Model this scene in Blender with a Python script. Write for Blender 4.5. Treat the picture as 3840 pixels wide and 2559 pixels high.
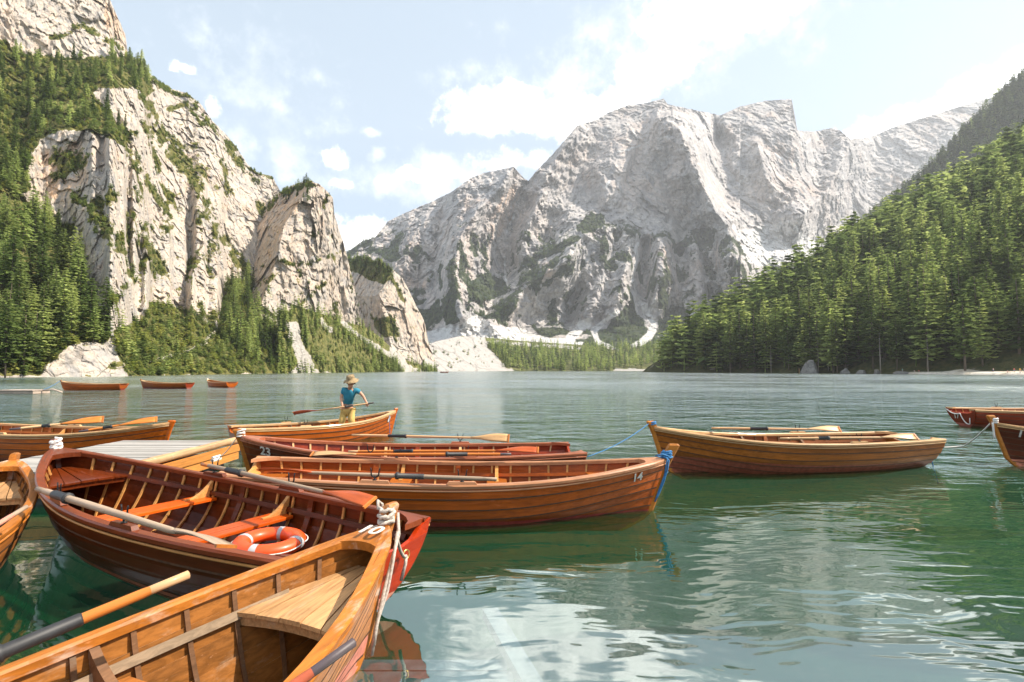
import bpy, bmesh, math, random
import numpy as np
from mathutils import Vector, Matrix
random.seed(7); RNG = np.random.default_rng(11)
SC = bpy.context.scene
for o in list(bpy.data.objects): bpy.data.objects.remove(o)
R = math.radians
COL = SC.collection

# ------------------------------------------------------------ camera
CAM_H = 1.83
HOR, FPX = 1387.5, 2000.0                    # horizon row and focal length in pixels of the 3840 px wide photograph
PITCH = math.atan((HOR - 1279.5) / FPX)
cam_d = bpy.data.cameras.new('camera'); cam = bpy.data.objects.new('camera', cam_d); COL.objects.link(cam)
cam_d.sensor_width = 36.0; cam_d.lens = 36.0 * FPX / 3840.0
cam_d.clip_start = 0.05; cam_d.clip_end = 20000
cam.location = (0, 0, CAM_H); cam.rotation_euler = (R(90) + PITCH, 0, 0)
SC.camera = cam

# ------------------------------------------------------------ sky, sun, exposure
SUN_EL, SUN_AZ = R(47), R(91)                # azimuth from +Y towards +X
SUN_ENERGY, SKY_STRENGTH = 4.3, 0.11
SC.view_settings.view_transform = 'Standard'; SC.view_settings.look = 'None'
HAZE = 1.1e-4
SC.view_settings.exposure = 1.25; SC.view_settings.gamma = 1.0; SC.view_settings.use_curve_mapping = False
sun_d = bpy.data.lights.new('sun', 'SUN'); sun = bpy.data.objects.new('sun', sun_d); COL.objects.link(sun)
sun_d.energy = SUN_ENERGY; sun_d.angle = R(0.6); sun_d.color = (1.0, 0.90, 0.76)
sv = Vector((math.sin(SUN_AZ) * math.cos(SUN_EL), math.cos(SUN_AZ) * math.cos(SUN_EL), math.sin(SUN_EL)))
sun.rotation_euler = sv.to_track_quat('Z', 'Y').to_euler(); sun.location = (60, 10, 60)

class NT:
    """small helper round a node tree"""
    def __init__(s, t): s.t = t; s.n = t.nodes; s.l = t.links
    def add(s, typ, **kw):
        n = s.n.new(typ)
        for k, v in kw.items():
            if k == 'inp':
                for i, x in v.items():
                    if hasattr(x, 'is_output') or isinstance(x, bpy.types.NodeSocket): s.l.new(x, n.inputs[i])
                    else: n.inputs[i].default_value = x
            else: setattr(n, k, v)
        return n
    def math(s, op, a, b=None, c=None, clamp=False):
        n = s.n.new('ShaderNodeMath'); n.operation = op; n.use_clamp = clamp
        for i, x in enumerate((a, b, c)):
            if x is None: continue
            if isinstance(x, bpy.types.NodeSocket): s.l.new(x, n.inputs[i])
            else: n.inputs[i].default_value = x
        return n.outputs[0]
    def vmath(s, op, a, b=None):
        n = s.n.new('ShaderNodeVectorMath'); n.operation = op
        for i, x in enumerate((a, b)):
            if x is None: continue
            if isinstance(x, bpy.types.NodeSocket): s.l.new(x, n.inputs[i])
            else: n.inputs[i].default_value = x
        return n.outputs['Value'] if op in ('LENGTH', 'DOT_PRODUCT', 'DISTANCE') else n.outputs['Vector']
    def smooth(s, v, a, b, lo=0.0, hi=1.0):
        n = s.n.new('ShaderNodeMapRange'); n.interpolation_type = 'SMOOTHSTEP'
        s.l.new(v, n.inputs[0])
        for i, x in ((1, a), (2, b), (3, lo), (4, hi)): n.inputs[i].default_value = x
        return n.outputs[0]
    def mix(s, f, a, b, blend='MIX'):
        n = s.n.new('ShaderNodeMix'); n.data_type = 'RGBA'; n.blend_type = blend
        for i, x in ((0, f), (6, a), (7, b)):
            if isinstance(x, bpy.types.NodeSocket): s.l.new(x, n.inputs[i])
            else: n.inputs[i].default_value = (*x, 1) if (i > 0 and len(x) == 3) else x
        return n.outputs[2]
    def noise(s, vec, scale, detail=4, rough=.55, dist=0.0):
        n = s.n.new('ShaderNodeTexNoise'); n.inputs['Scale'].default_value = scale
        n.inputs['Detail'].default_value = detail; n.inputs['Roughness'].default_value = rough; n.inputs['Distortion'].default_value = dist
        if vec is not None: s.l.new(vec, n.inputs['Vector'])
        return n.outputs[0]
    def noise_col(s, vec, scale):
        s.noise(vec, scale, 3); return s.n[-1].outputs['Color']
    def scale(s, vec, sc): return s.vmath('MULTIPLY', vec, sc)

def raydir(px, py):
    cx = (px - 1920) / FPX; cz = (1279.5 - py) / FPX
    return cx, math.cos(PITCH) - cz * math.sin(PITCH), math.sin(PITCH) + cz * math.cos(PITCH)
def at_z(px, py, z):
    x, y, w = raydir(px, py); k = (z - CAM_H) / w
    return Vector((x * k, y * k, z))
def at_y(px, py, Y):
    x, y, w = raydir(px, py); k = Y / y
    return Vector((x * k, Y, CAM_H + w * k))

# sky with clouds (directions only, at infinity)
world = bpy.data.worlds.new('World'); SC.world = world; world.use_nodes = True
W = NT(world.node_tree); W.n.clear()
sky = W.add('ShaderNodeTexSky', sky_type='NISHITA', sun_disc=False, sun_elevation=SUN_EL, sun_rotation=SUN_AZ,
            altitude=1500, air_density=1.0, dust_density=1.2, ozone_density=1.0)
tc = W.add('ShaderNodeTexCoord').outputs['Generated']
sep = W.add('ShaderNodeSeparateXYZ', inp={0: tc})
az = W.math('ARCTAN2', sep.outputs[0], sep.outputs[1]); el = W.math('ARCSINE', sep.outputs[2])
uv = W.add('ShaderNodeCombineXYZ', inp={0: az, 1: el, 2: 0.0}).outputs[0]
warp = W.noise(tc, 9.0, 5, .6)
warp_n = W.n[-1]
wv = W.vmath('SUBTRACT', warp_n.outputs['Color'], (.5, .5, .5))
uvw = W.vmath('ADD', uv, W.vmath('MULTIPLY', wv, (.10, .07, 0)))
# clouds: centre and radii in the 2353 px wide view of the photograph, weight
CLOUDS = [(1195, 265, 170, 42, 1.0), (1085, 272, 78, 30, .85), (1195, 228, 52, 28, .95), (1320, 245, 105, 34, .9), (1430, 226, 66, 24, .7),
          (1478, 180, 62, 50, .95), (1545, 138, 72, 46, .95), (1500, 58, 34, 20, .55), (1640, 22, 180, 52, .9), (1760, 0, 110, 40, .7),
          (2130, 265, 210, 34, .9), (2280, 208, 150, 42, .95), (1960, 306, 120, 20, .8), (2420, 190, 160, 80, .9),
          (770, 358, 25, 24, .9), (938, 407, 38, 18, .9), (785, 425, 24, 11, .6), (872, 418, 36, 12, .5),
          (1150, 372, 90, 26, .55), (1040, 408, 80, 24, .5), (835, 540, 85, 46, .85), (403, 162, 30, 9, .6), (478, 255, 22, 22, .8)]
WISPS = [(600, 185, 120, 80, .35), (640, 365, 90, 50, .5), (545, 350, 70, 40, .7), (1000, 440, 80, 40, .9), (860, 352, 24, 14, .9), (850, 300, 24, 9, .8), (1080, 400, 130, 40, .8), (1600, 60, 260, 90, .6), (470, 80, 60, 40, .4), (1290, 200, 200, 60, .4), (900, 420, 120, 40, .7)]
def blobs(lst):
    dens = None
    for (X, Y, a, b, wt) in lst:
        x, y, z = raydir(X * 1.632, Y * 1.632); n = math.sqrt(x * x + y * y + z * z)
        ca, ce = math.atan2(x, y), math.asin(z / n)
        ra = a * 1.632 / FPX * math.cos(ca) ** 2 * 1.25; re = b * 1.632 / FPX * math.cos(ca) * 1.25
        d = W.vmath('LENGTH', W.vmath('MULTIPLY', W.vmath('SUBTRACT', uvw, (ca, ce, 0)), (1 / ra, 1 / re, 0)))
        v = W.math('MULTIPLY', W.math('SUBTRACT', 1.1, d), wt)
        dens = v if dens is None else W.math('MAXIMUM', dens, v)
    return dens
dens = blobs(CLOUDS); thin = blobs(WISPS)
# outside the picture scattered fair-weather clouds go on
gen = W.noise(W.vmath('MULTIPLY', uv, (1, 1.9, 0)), 3.1, 5, .55)
gen = W.math('MULTIPLY', W.math('SUBTRACT', gen, .53), 6.0)
outm = W.math('MAXIMUM', W.smooth(W.math('ABSOLUTE', az), .80, .95), W.smooth(el, .66, .8))
gen = W.math('SUBTRACT', W.math('MULTIPLY', gen, outm), W.math('MULTIPLY', W.math('SUBTRACT', 1.0, outm), 1.0))
dens = W.math('MAXIMUM', dens, gen)
puff = W.noise(tc, 17.0, 9, .68)
pz = W.math('SUBTRACT', puff, .5)
dens = W.math('ADD', dens, W.math('MULTIPLY', pz, 2.0))
fac = W.smooth(dens, .04, .62)
thf = W.math('MULTIPLY', W.smooth(W.math('ADD', thin, W.math('MULTIPLY', pz, 2.6)), -.1, 1.3), .45)
fac = W.math('MAXIMUM', fac, thf)
skyc = W.mix(.64, sky.outputs[0], (2.65, 3.2, 3.52))         # thin high haze veil whitens the blue
shade = W.noise(W.vmath('ADD', tc, (.0, .0, .02)), 12.0, 5, .6)
cl = W.mix(W.smooth(shade, .36, .62), (7.2, 7.3, 7.5), (12.5, 12.2, 11.8))
col = W.mix(fac, skyc, cl)
bg = W.add('ShaderNodeBackground', inp={0: col, 1: SKY_STRENGTH})
W.l.new(bg.outputs[0], W.add('ShaderNodeOutputWorld').inputs[0])
SC.cycles.max_bounces = 8; SC.cycles.diffuse_bounces = 3; SC.cycles.glossy_bounces = 4; SC.cycles.transmission_bounces = 4
SC.cycles.transparent_max_bounces = 12; SC.cycles.volume_bounces = 0
SC.cycles.caustics_reflective = False; SC.cycles.caustics_refractive = False
SC.cycles.use_denoising = True; SC.cycles.sample_clamp_direct = 7.0; SC.cycles.sample_clamp_indirect = 4.0

# ------------------------------------------------------------ helpers
def link(o, parent=None):
    COL.objects.link(o)
    if parent is not None: o.parent = parent
    return o
def tag(o, label=None, cat=None, group=None, kind=None):
    for k, v in (('label', label), ('category', cat), ('group', group), ('kind', kind)):
        if v: o[k] = v
    return o
def thing(name, label, cat, loc=(0, 0, 0), rz=0.0, group=None):
    o = bpy.data.objects.new(name, None); o.empty_display_size = .1
    o.location = loc; o.rotation_euler = (0, 0, rz); COL.objects.link(o)
    return tag(o, label, cat, group)
def mesh_obj(name, me, mats, parent=None):
    o = bpy.data.objects.new(name, me)
    ms = mats if isinstance(mats, (list, tuple)) else [mats]
    while len(me.materials) < len(ms): me.materials.append(None)
    for i, m in enumerate(ms):
        o.material_slots[i].link = 'OBJECT'; o.material_slots[i].material = m
    return link(o, parent)
class MB:
    """collects vertices and faces of ONE mesh"""
    def __init__(s): s.v = []; s.f = []; s.mi = []; s.sm = []
    def face(s, idx, mi=0, sm=False): s.f.append(idx); s.mi.append(mi); s.sm.append(sm)
    def box(s, c, size, rot=None, mi=0, taper=1.0):
        b = len(s.v); hx, hy, hz = [a / 2 for a in size]
        for z in (-1, 1):
            for x, y in ((-1, -1), (1, -1), (1, 1), (-1, 1)):
                k = taper if z > 0 else 1
                p = Vector((x * hx * k, y * hy * k, z * hz))
                if rot is not None: p = rot @ p
                s.v.append(tuple(p + Vector(c)))
        for f in ((3, 2, 1, 0), (4, 5, 6, 7), (0, 1, 5, 4), (1, 2, 6, 5), (2, 3, 7, 6), (3, 0, 4, 7)):
            s.face([b + i for i in f], mi)
    def sweep(s, rings, closed=True, caps=True, mi=0, sm=False):
        """rings: list of equally long point lists"""
        b = len(s.v); n = len(rings[0])
        for r in rings: s.v += [tuple(p) for p in r]
        m = n if closed else n - 1
        for i in range(len(rings) - 1):
            for j in range(m):
                k = (j + 1) % n
                s.face([b + i * n + j, b + i * n + k, b + (i + 1) * n + k, b + (i + 1) * n + j], mi[j] if isinstance(mi, (list, tuple)) else mi, sm)
        if caps and closed:
            m0 = mi[0] if isinstance(mi, (list, tuple)) else mi
            s.face([b + j for j in range(n)][::-1], m0); s.face([b + (len(rings) - 1) * n + j for j in range(n)], m0)
    def tube(s, pts, r, n=8, sm=True, caps=True, mi=0):
        pts = [Vector(p) for p in pts]; rr = r if isinstance(r, (list, tuple)) else [r] * len(pts)
        rings = []; up = None
        for i, p in enumerate(pts):
            t = (pts[min(i + 1, len(pts) - 1)] - pts[max(i - 1, 0)]).normalized()
            if up is None: up = Vector((0, 0, 1)) if abs(t.z) < .9 else Vector((1, 0, 0))
            a = (up - t * up.dot(t)).normalized(); up = a; c = t.cross(a)
            rings.append([p + (a * math.cos(q) + c * math.sin(q)) * rr[i] for q in [2 * math.pi * j / n for j in range(n)]])
        s.sweep(rings, True, caps, mi, sm)
    def prism(s, poly, h0, h1, mi=0):
        """poly: xy outline, between two heights"""
        n = len(poly); b = len(s.v)
        s.v += [(x, y, h0) for x, y in poly] + [(x, y, h1) for x, y in poly]
        s.face(list(range(b, b + n))[::-1], mi); s.face(list(range(b + n, b + 2 * n)), mi)
        for i in range(n):
            j = (i + 1) % n; s.face([b + i, b + j, b + n + j, b + n + i], mi)
    def mesh(s, name):
        me = bpy.data.meshes.new(name); me.from_pydata(s.v, [], s.f)
        me.polygons.foreach_set('material_index', s.mi); me.polygons.foreach_set('use_smooth', s.sm)
        for i in range(max(s.mi) + 1 if s.mi else 1): me.materials.append(None)
        bm = bmesh.new(); bm.from_mesh(me); bmesh.ops.recalc_face_normals(bm, faces=bm.faces); bm.to_mesh(me); bm.free()
        me.update(); return me
    def build(s, name, mats, parent=None): return mesh_obj(name, s.mesh(name), mats, parent)

# ------------------------------------------------------------ vector noise for the terrain
_PERM = RNG.permutation(512)
_G = RNG.normal(size=(512, 3)); _G /= np.linalg.norm(_G, axis=1, keepdims=True)
_G32 = _G.astype(np.float32); _R32 = RNG.uniform(0, 1, 512).astype(np.float32)
def gnoise(p):
    i = np.floor(p).astype(np.int64); f = p - i; u = f * f * f * (f * (f * 6 - 15) + 10)
    out = 0
    for dx in (0, 1):
        hx = _PERM[(i[..., 0] + dx) & 511]; wx = u[..., 0] if dx else 1 - u[..., 0]
        for dy in (0, 1):
            hy = _PERM[(hx + i[..., 1] + dy) & 511]; wy = u[..., 1] if dy else 1 - u[..., 1]
            for dz in (0, 1):
                g = _G[_PERM[(hy + i[..., 2] + dz) & 511]]; wz = u[..., 2] if dz else 1 - u[..., 2]
                out = out + wx * wy * wz * (g[..., 0] * (f[..., 0] - dx) + g[..., 1] * (f[..., 1] - dy) + g[..., 2] * (f[..., 2] - dz))
    return out * 1.5
def fbm(p, octv=4, gain=.5, ridged=False):
    a, s, k = 1.0, 0.0, 0.0
    for o in range(octv):
        n = gnoise(p * (2.03 ** o) + 17.3 * o)
        if ridged: n = 1 - 2 * np.abs(n)
        s = s + a * n; k += a; a *= gain
    return s / k
def facet(p, tilt=.8, step=.5, seed=0):
    """broken rock: every cell is one slanting plane, so neighbours meet in sharp edges"""
    p = (p + seed * 13.7).astype(np.float32); i = np.floor(p - .5).astype(np.int64); best = np.full(p.shape[:-1], 1e9, np.float32); val = np.zeros(p.shape[:-1], np.float32)
    for dx in (0, 1):
        hx = _PERM[(i[..., 0] + dx) & 511]
        for dy in (0, 1):
            hy = _PERM[(hx + i[..., 1] + dy) & 511]
            for dz in (0, 1):
                h = _PERM[(hy + i[..., 2] + dz) & 511]; j = _G32[h] * .42
                ex = p[..., 0] - i[..., 0] - dx - .5 - j[..., 0]; ey = p[..., 1] - i[..., 1] - dy - .5 - j[..., 1]; ez = p[..., 2] - i[..., 2] - dz - .5 - j[..., 2]
                d = ex * ex + ey * ey + ez * ez; g = _G32[(h + 77) & 511]; m = d < best
                val = np.where(m, (ex * g[..., 0] + ey * g[..., 1] + ez * g[..., 2]) * tilt + (_R32[h] - .5) * step, val); best = np.where(m, d, best)
    return val
def sst(x, a, b):
    t = np.clip((x - a) / (b - a), 0, 1); return t * t * (3 - 2 * t)
def poly_mask(X, Y, poly):
    poly = np.array(poly, float); inside = np.zeros(X.shape, bool); n = len(poly)
    for i in range(n):
        x1, y1 = poly[i]; x2, y2 = poly[(i + 1) % n]
        c = ((y1 > Y) != (y2 > Y)) & (X < (x2 - x1) * (Y - y1) / (y2 - y1 + 1e-9) + x1)
        inside ^= c
    return inside
def line_dist(X, Y, pts):
    """distance to a polyline and which side (positive: right of a line running down)"""
    best = np.full(X.shape, 1e9); side = np.zeros(X.shape)
    for (x1, y1), (x2, y2) in zip(pts[:-1], pts[1:]):
        dx, dy = x2 - x1, y2 - y1; t = np.clip(((X - x1) * dx + (Y - y1) * dy) / (dx * dx + dy * dy), 0, 1)
        ex, ey = X - x1 - t * dx, Y - y1 - t * dy; d = np.hypot(ex, ey); m = d < best
        best = np.where(m, d, best); side = np.where(m, np.sign(dy * ex - dx * ey), side)
    return best, side

# ------------------------------------------------------------ materials
MAT = {}
def new_mat(name):
    m = bpy.data.materials.new(name); m.use_nodes = True; t = NT(m.node_tree); t.n.clear()
    out = t.add('ShaderNodeOutputMaterial'); MAT[name] = m
    return m, t, out
def principled(t, out, color, rough=.5, normal=None, **kw):
    b = t.add('ShaderNodeBsdfPrincipled')
    for i, x in (('Base Color', color), ('Roughness', rough), ('Normal', normal)):
        if x is None: continue
        if isinstance(x, bpy.types.NodeSocket): t.l.new(x, b.inputs[i])
        else: b.inputs[i].default_value = (*x, 1) if i == 'Base Color' else x
    for k, v in kw.items():
        k = k.replace('_', ' ')
        if isinstance(v, bpy.types.NodeSocket): t.l.new(v, b.inputs[k])
        else: b.inputs[k].default_value = v
    t.l.new(b.outputs[0], out.inputs[0]); return b
def plain(name, color, rough=.5, var=.15, nscale=6.0, metallic=0.0, bump=.0, coat=0.0):
    m, t, out = new_mat(name)
    co = t.add('ShaderNodeTexCoord').outputs['Object']
    n = t.noise(co, nscale, 4)
    c = t.mix(t.smooth(n, .3, .7), [k * (1 - var) for k in color], [min(1, k * (1 + var)) for k in color])
    nm = None
    if bump: nm = t.add('ShaderNodeBump', inp={'Strength': 1.0, 'Distance': bump, 'Height': t.noise(co, nscale * 6, 3)}).outputs[0]
    principled(t, out, c, rough, nm, Metallic=metallic, Coat_Weight=coat, Coat_Roughness=.15)
    return m
def wood(name, color, dark=.55, rough=.42, coat=.3, grain=1.0, weather=0.0, wcol=(.50, .45, .38), paint=None, axis=0, bump=.0012):
    """varnished or weathered timber; grain runs along one object axis; paint = (colour, height, rise along the boat)"""
    mx_ = max(color); color = [k * (k / mx_) ** .40 * .86 for k in color]; coat *= .36
    m, t, out = new_mat(name)
    co = t.add('ShaderNodeTexCoord').outputs['Object']
    rnd = t.add('ShaderNodeObjectInfo').outputs['Random']
    off = t.add('ShaderNodeCombineXYZ', inp={0: t.math('MULTIPLY', rnd, 37.0), 1: t.math('MULTIPLY', rnd, 11.0), 2: 0.0}).outputs[0]
    s = [34.0, 34.0, 34.0]; s[axis] = 1.6
    v = t.vmath('MULTIPLY', t.vmath('ADD', co, off), [k * grain for k in s])
    g = t.noise(v, 1.0, 5, .62, .6)
    big = t.noise(t.vmath('ADD', co, off), 1.7, 3)
    f = t.math('ADD', t.math('MULTIPLY', t.smooth(g, .28, .72), .65), t.math('MULTIPLY', t.smooth(big, .3, .7), .35))
    c = t.mix(f, [k * dark for k in color], [min(1, k * 1.18) for k in color])
    tint = t.math('ADD', .80, t.math('MULTIPLY', rnd, .40))
    c = t.mix(1.0, c, t.add('ShaderNodeCombineColor', inp={0: tint, 1: tint, 2: tint}).outputs[0], 'MULTIPLY')
    wn = t.noise(t.vmath('MULTIPLY', co, (2.2, 9, 9)), 1.0, 6, .65)
    wf = t.smooth(wn, .62 - .35 * weather, .80 - .25 * weather, 0, min(1, .35 + weather))
    if weather > 0: c = t.mix(wf, c, wcol)
    # scratches along the grain and rubbed spots
    sv = [60.0, 60.0, 60.0]; sv[axis] = 2.4
    scn = t.noise(t.vmath('MULTIPLY', t.vmath('ADD', co, off), sv), 1.0, 2, .5)
    rub = t.noise(t.vmath('ADD', co, off), 5.0, 4, .65)
    c = t.mix(t.math('MULTIPLY', t.smooth(scn, .66, .74, 0, .38), t.smooth(rub, .45, .62)), c, [min(1, k * 1.5 + .10) for k in color])
    c = t.mix(t.smooth(rub, .60, .76, 0, .38), c, [k * .35 for k in color])
    rr = t.math('ADD', rough, t.math('MULTIPLY', t.math('SUBTRACT', g, .5), .25))
    if paint:
        pc, ph, rise = paint
        sx = t.add('ShaderNodeSeparateXYZ', inp={0: co})
        lim = t.math('ADD', t.math('MULTIPLY', t.math('MAXIMUM', sx.outputs[0], 0.0), rise), ph)
        pn = t.math('MULTIPLY', t.math('SUBTRACT', t.noise(co, 7.0, 4), .5), .03)
        dz_ = t.math('SUBTRACT', t.math('ADD', sx.outputs[2], t.math('MULTIPLY', pn, 2.5)), lim); c = t.mix(t.smooth(dz_, .0, .085, .5, 0), c, [k * .3 for k in color])   # waterline grime
        pf = t.smooth(t.math('SUBTRACT', t.math('ADD', sx.outputs[2], pn), lim), -.004, .004, 1, 0)
        c = t.mix(pf, c, t.mix(t.smooth(t.noise(co, 14, 4), .3, .7), [k * .8 for k in pc], [k * 1.15 for k in pc]))
    nm = t.add('ShaderNodeBump', inp={'Strength': .8, 'Distance': bump, 'Height': g}).outputs[0]
    principled(t, out, c, rr, nm, Coat_Weight=coat, Coat_Roughness=.12, Specular_IOR_Level=.14)
    return m

def rock_mat(name, pale, grey, warm, vegcol, vegcol2, sc, strata=(0, 0, 1), sfreq=.1, snow=(.85, .86, .88), streak=1.0, vslope=(.55, .8), vauto=.4, alt=None, bumpk=.2, crk=.8):
    m, t, out = new_mat(name)
    geo = t.add('ShaderNodeNewGeometry'); P = geo.outputs['Position']
    nz = t.add('ShaderNodeSeparateXYZ', inp={0: geo.outputs['Normal']}).outputs[2]
    veg = t.add('ShaderNodeAttribute', attribute_name='veg').outputs['Fac']
    scr = t.add('ShaderNodeAttribute', attribute_name='scree').outputs['Fac']
    wrm = t.add('ShaderNodeAttribute', attribute_name='warm').outputs['Fac']
    q = t.scale(P, (1 / sc, 1 / sc, 1 / sc))
    big = t.noise(q, .30, 4); mid = t.noise(q, 1.1, 5, .6, .3)
    st = t.noise(t.scale(P, (1.6 / sc, 1.6 / sc, .16 / sc)), 1.0, 5, .65)          # stains running down the wall
    fine = t.noise(q, 4.5, 4, .65)
    band = t.math('DOT_PRODUCT' if False else 'ADD', t.vmath('DOT_PRODUCT', P, tuple(strata)), t.math('MULTIPLY', big, sc * 1.4))
    bn = t.noise(t.add('ShaderNodeCombineXYZ', inp={0: t.math('MULTIPLY', band, sfreq), 1: t.math('MULTIPLY', mid, .6), 2: 0.0}).outputs[0], 1.0, 4, .6)
    c = t.mix(t.smooth(mid, .36, .64), grey, pale)
    c = t.mix(t.math('MULTIPLY', t.smooth(st, .44, .60), .8 * streak), c, t.mix(t.smooth(big, .4, .6), pale, t.mix(.7, pale, grey)))
    c = t.mix(t.math('MULTIPLY', t.smooth(bn, .5, .68), .5), c, grey)
    wf = t.math('ADD', wrm, t.smooth(big, .56, .72, 0, .55), clamp=True)
    c = t.mix(t.math('MULTIPLY', wf, t.smooth(st, .35, .6)), c, warm)
    st2 = t.noise(t.scale(P, (2.6 / sc, 2.6 / sc, .12 / sc)), 1.0, 4, .6)
    c = t.mix(t.math('MULTIPLY', t.smooth(st2, .56, .70), .55 * streak), c, [k * .6 for k in grey])
    c = t.mix(t.smooth(fine, .30, .48, .45, 0), c, [k * .45 for k in grey])        # cracks and pockets
    sf = t.smooth(t.math('ADD', scr, t.math('MULTIPLY', t.math('SUBTRACT', mid, .5), .7)), .38, .58)
    c = t.mix(sf, c, t.mix(t.smooth(fine, .3, .7), [k * .84 for k in snow], snow))
    vn = t.math('ADD', t.math('MULTIPLY', t.math('SUBTRACT', mid, .5), 1.5), t.math('MULTIPLY', t.math('SUBTRACT', fine, .5), .9))
    auto = t.math('MULTIPLY', t.smooth(nz, vslope[0], vslope[1]), vauto)
    if alt: auto = t.math('MULTIPLY', auto, t.smooth(t.add('ShaderNodeSeparateXYZ', inp={0: P}).outputs[2], alt[0], alt[1], 1, 0))
    vf = t.smooth(t.math('ADD', t.math('ADD', veg, auto), vn), .42, .66)
    vf = t.math('MULTIPLY', vf, t.math('SUBTRACT', 1.0, t.math('MULTIPLY', sf, .85)))
    c = t.mix(vf, c, t.mix(t.smooth(t.noise(q, 2.2, 4), .35, .65), vegcol, vegcol2))
    wq = t.vmath('ADD', q, t.vmath('MULTIPLY', t.vmath('SUBTRACT', t.n[-1].outputs[0] if False else t.noise_col(q, 1.3), (.5, .5, .5)), (.7, .7, .7)))
    def crack(vec, s, w):
        vn_ = t.add('ShaderNodeTexVoronoi', feature='DISTANCE_TO_EDGE'); t.l.new(vec, vn_.inputs['Vector']); vn_.inputs['Scale'].default_value = s
        return t.smooth(vn_.outputs['Distance'], 0.0, w, 1.0, 0.0)
    tilt = t.vmath('MULTIPLY', wq, (1.0, 1.0, .55))
    ck = t.math('MULTIPLY', crack(tilt, .55, .055), t.smooth(big, .38, .6)); ck2 = t.math('MULTIPLY', crack(t.vmath('MULTIPLY', wq, (.6, .8, 1.5)), 1.7, .10), t.smooth(mid, .4, .6))
    cm = t.math('MULTIPLY', t.math('ADD', t.math('MULTIPLY', ck, .65), t.math('MULTIPLY', ck2, .40)), crk, clamp=True)
    c = t.mix(t.math('MULTIPLY', cm, t.math('SUBTRACT', 1.0, vf)), c, [k * .42 for k in grey])
    h = t.math('SUBTRACT', t.math('ADD', t.math('MULTIPLY', mid, .6), t.math('MULTIPLY', fine, .35)), t.math('MULTIPLY', cm, .5))
    nm = t.add('ShaderNodeBump', inp={'Strength': 1.0, 'Distance': sc * bumpk, 'Height': h}).outputs[0]
    principled(t, out, c, .95, nm, Specular_IOR_Level=.1)
    return m
def leaf_mat(name, c1, c2, trans=.25, yellow=None):
    m, t, out = new_mat(name)
    rnd = t.add('ShaderNodeObjectInfo').outputs['Random']
    P = t.add('ShaderNodeNewGeometry').outputs['Position']
    n = t.noise(P, 1.3, 3)
    f = t.math('ADD', t.math('MULTIPLY', rnd, .65), t.math('MULTIPLY', t.smooth(n, .3, .7), .35))
    c = t.mix(f, c1, c2)
    if yellow: c = t.mix(t.smooth(rnd, .86, .97, 0, .6), c, yellow)
    d = t.add('ShaderNodeBsdfDiffuse', inp={0: c}); tr = t.add('ShaderNodeBsdfTranslucent', inp={0: c})
    mx = t.add('ShaderNodeMixShader', inp={0: trans, 1: d.outputs[0], 2: tr.outputs[0]})
    t.l.new(mx.outputs[0], out.inputs[0]); return m

# ------------------------------------------------------------ terrain
D = 3840 / 2353.0                            # the outlines below were read off a 2353 px wide view of the photograph
def grid_object(name, P, mat, attrs=None, kind='structure', smooth=True):
    ny, nx = P.shape[:2]
    me = bpy.data.meshes.new(name); nv = nx * ny
    me.vertices.add(nv); me.vertices.foreach_set('co', P.reshape(-1).astype(np.float32))
    i = (np.arange(ny - 1)[:, None] * nx + np.arange(nx - 1)[None]).reshape(-1)
    f = np.stack([i, i + 1, i + nx + 1, i + nx], 1); nf = len(f)
    me.loops.add(nf * 4); me.loops.foreach_set('vertex_index', f.reshape(-1).astype(np.int32))
    me.polygons.add(nf); me.polygons.foreach_set('loop_start', np.arange(0, nf * 4, 4, dtype=np.int32))
    me.polygons.foreach_set('loop_total', np.full(nf, 4, np.int32))
    me.polygons.foreach_set('use_smooth', np.full(nf, smooth))
    me.update(calc_edges=True)
    for k, a in (attrs or {}).items():
        me.attributes.new(k, 'FLOAT', 'POINT').data.foreach_set('value', a.reshape(-1).astype(np.float32))
    me.materials.append(mat); me.validate()
    o = bpy.data.objects.new(name, me); COL.objects.link(o)
    return tag(o, kind=kind)
def blur(a, k=1):
    for _ in range(k):
        b = np.pad(a, 1, mode='edge'); a = (b[1:-1, 1:-1] * 2 + b[:-2, 1:-1] + b[2:, 1:-1] + b[1:-1, :-2] + b[1:-1, 2:]) / 6
    return a
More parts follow.
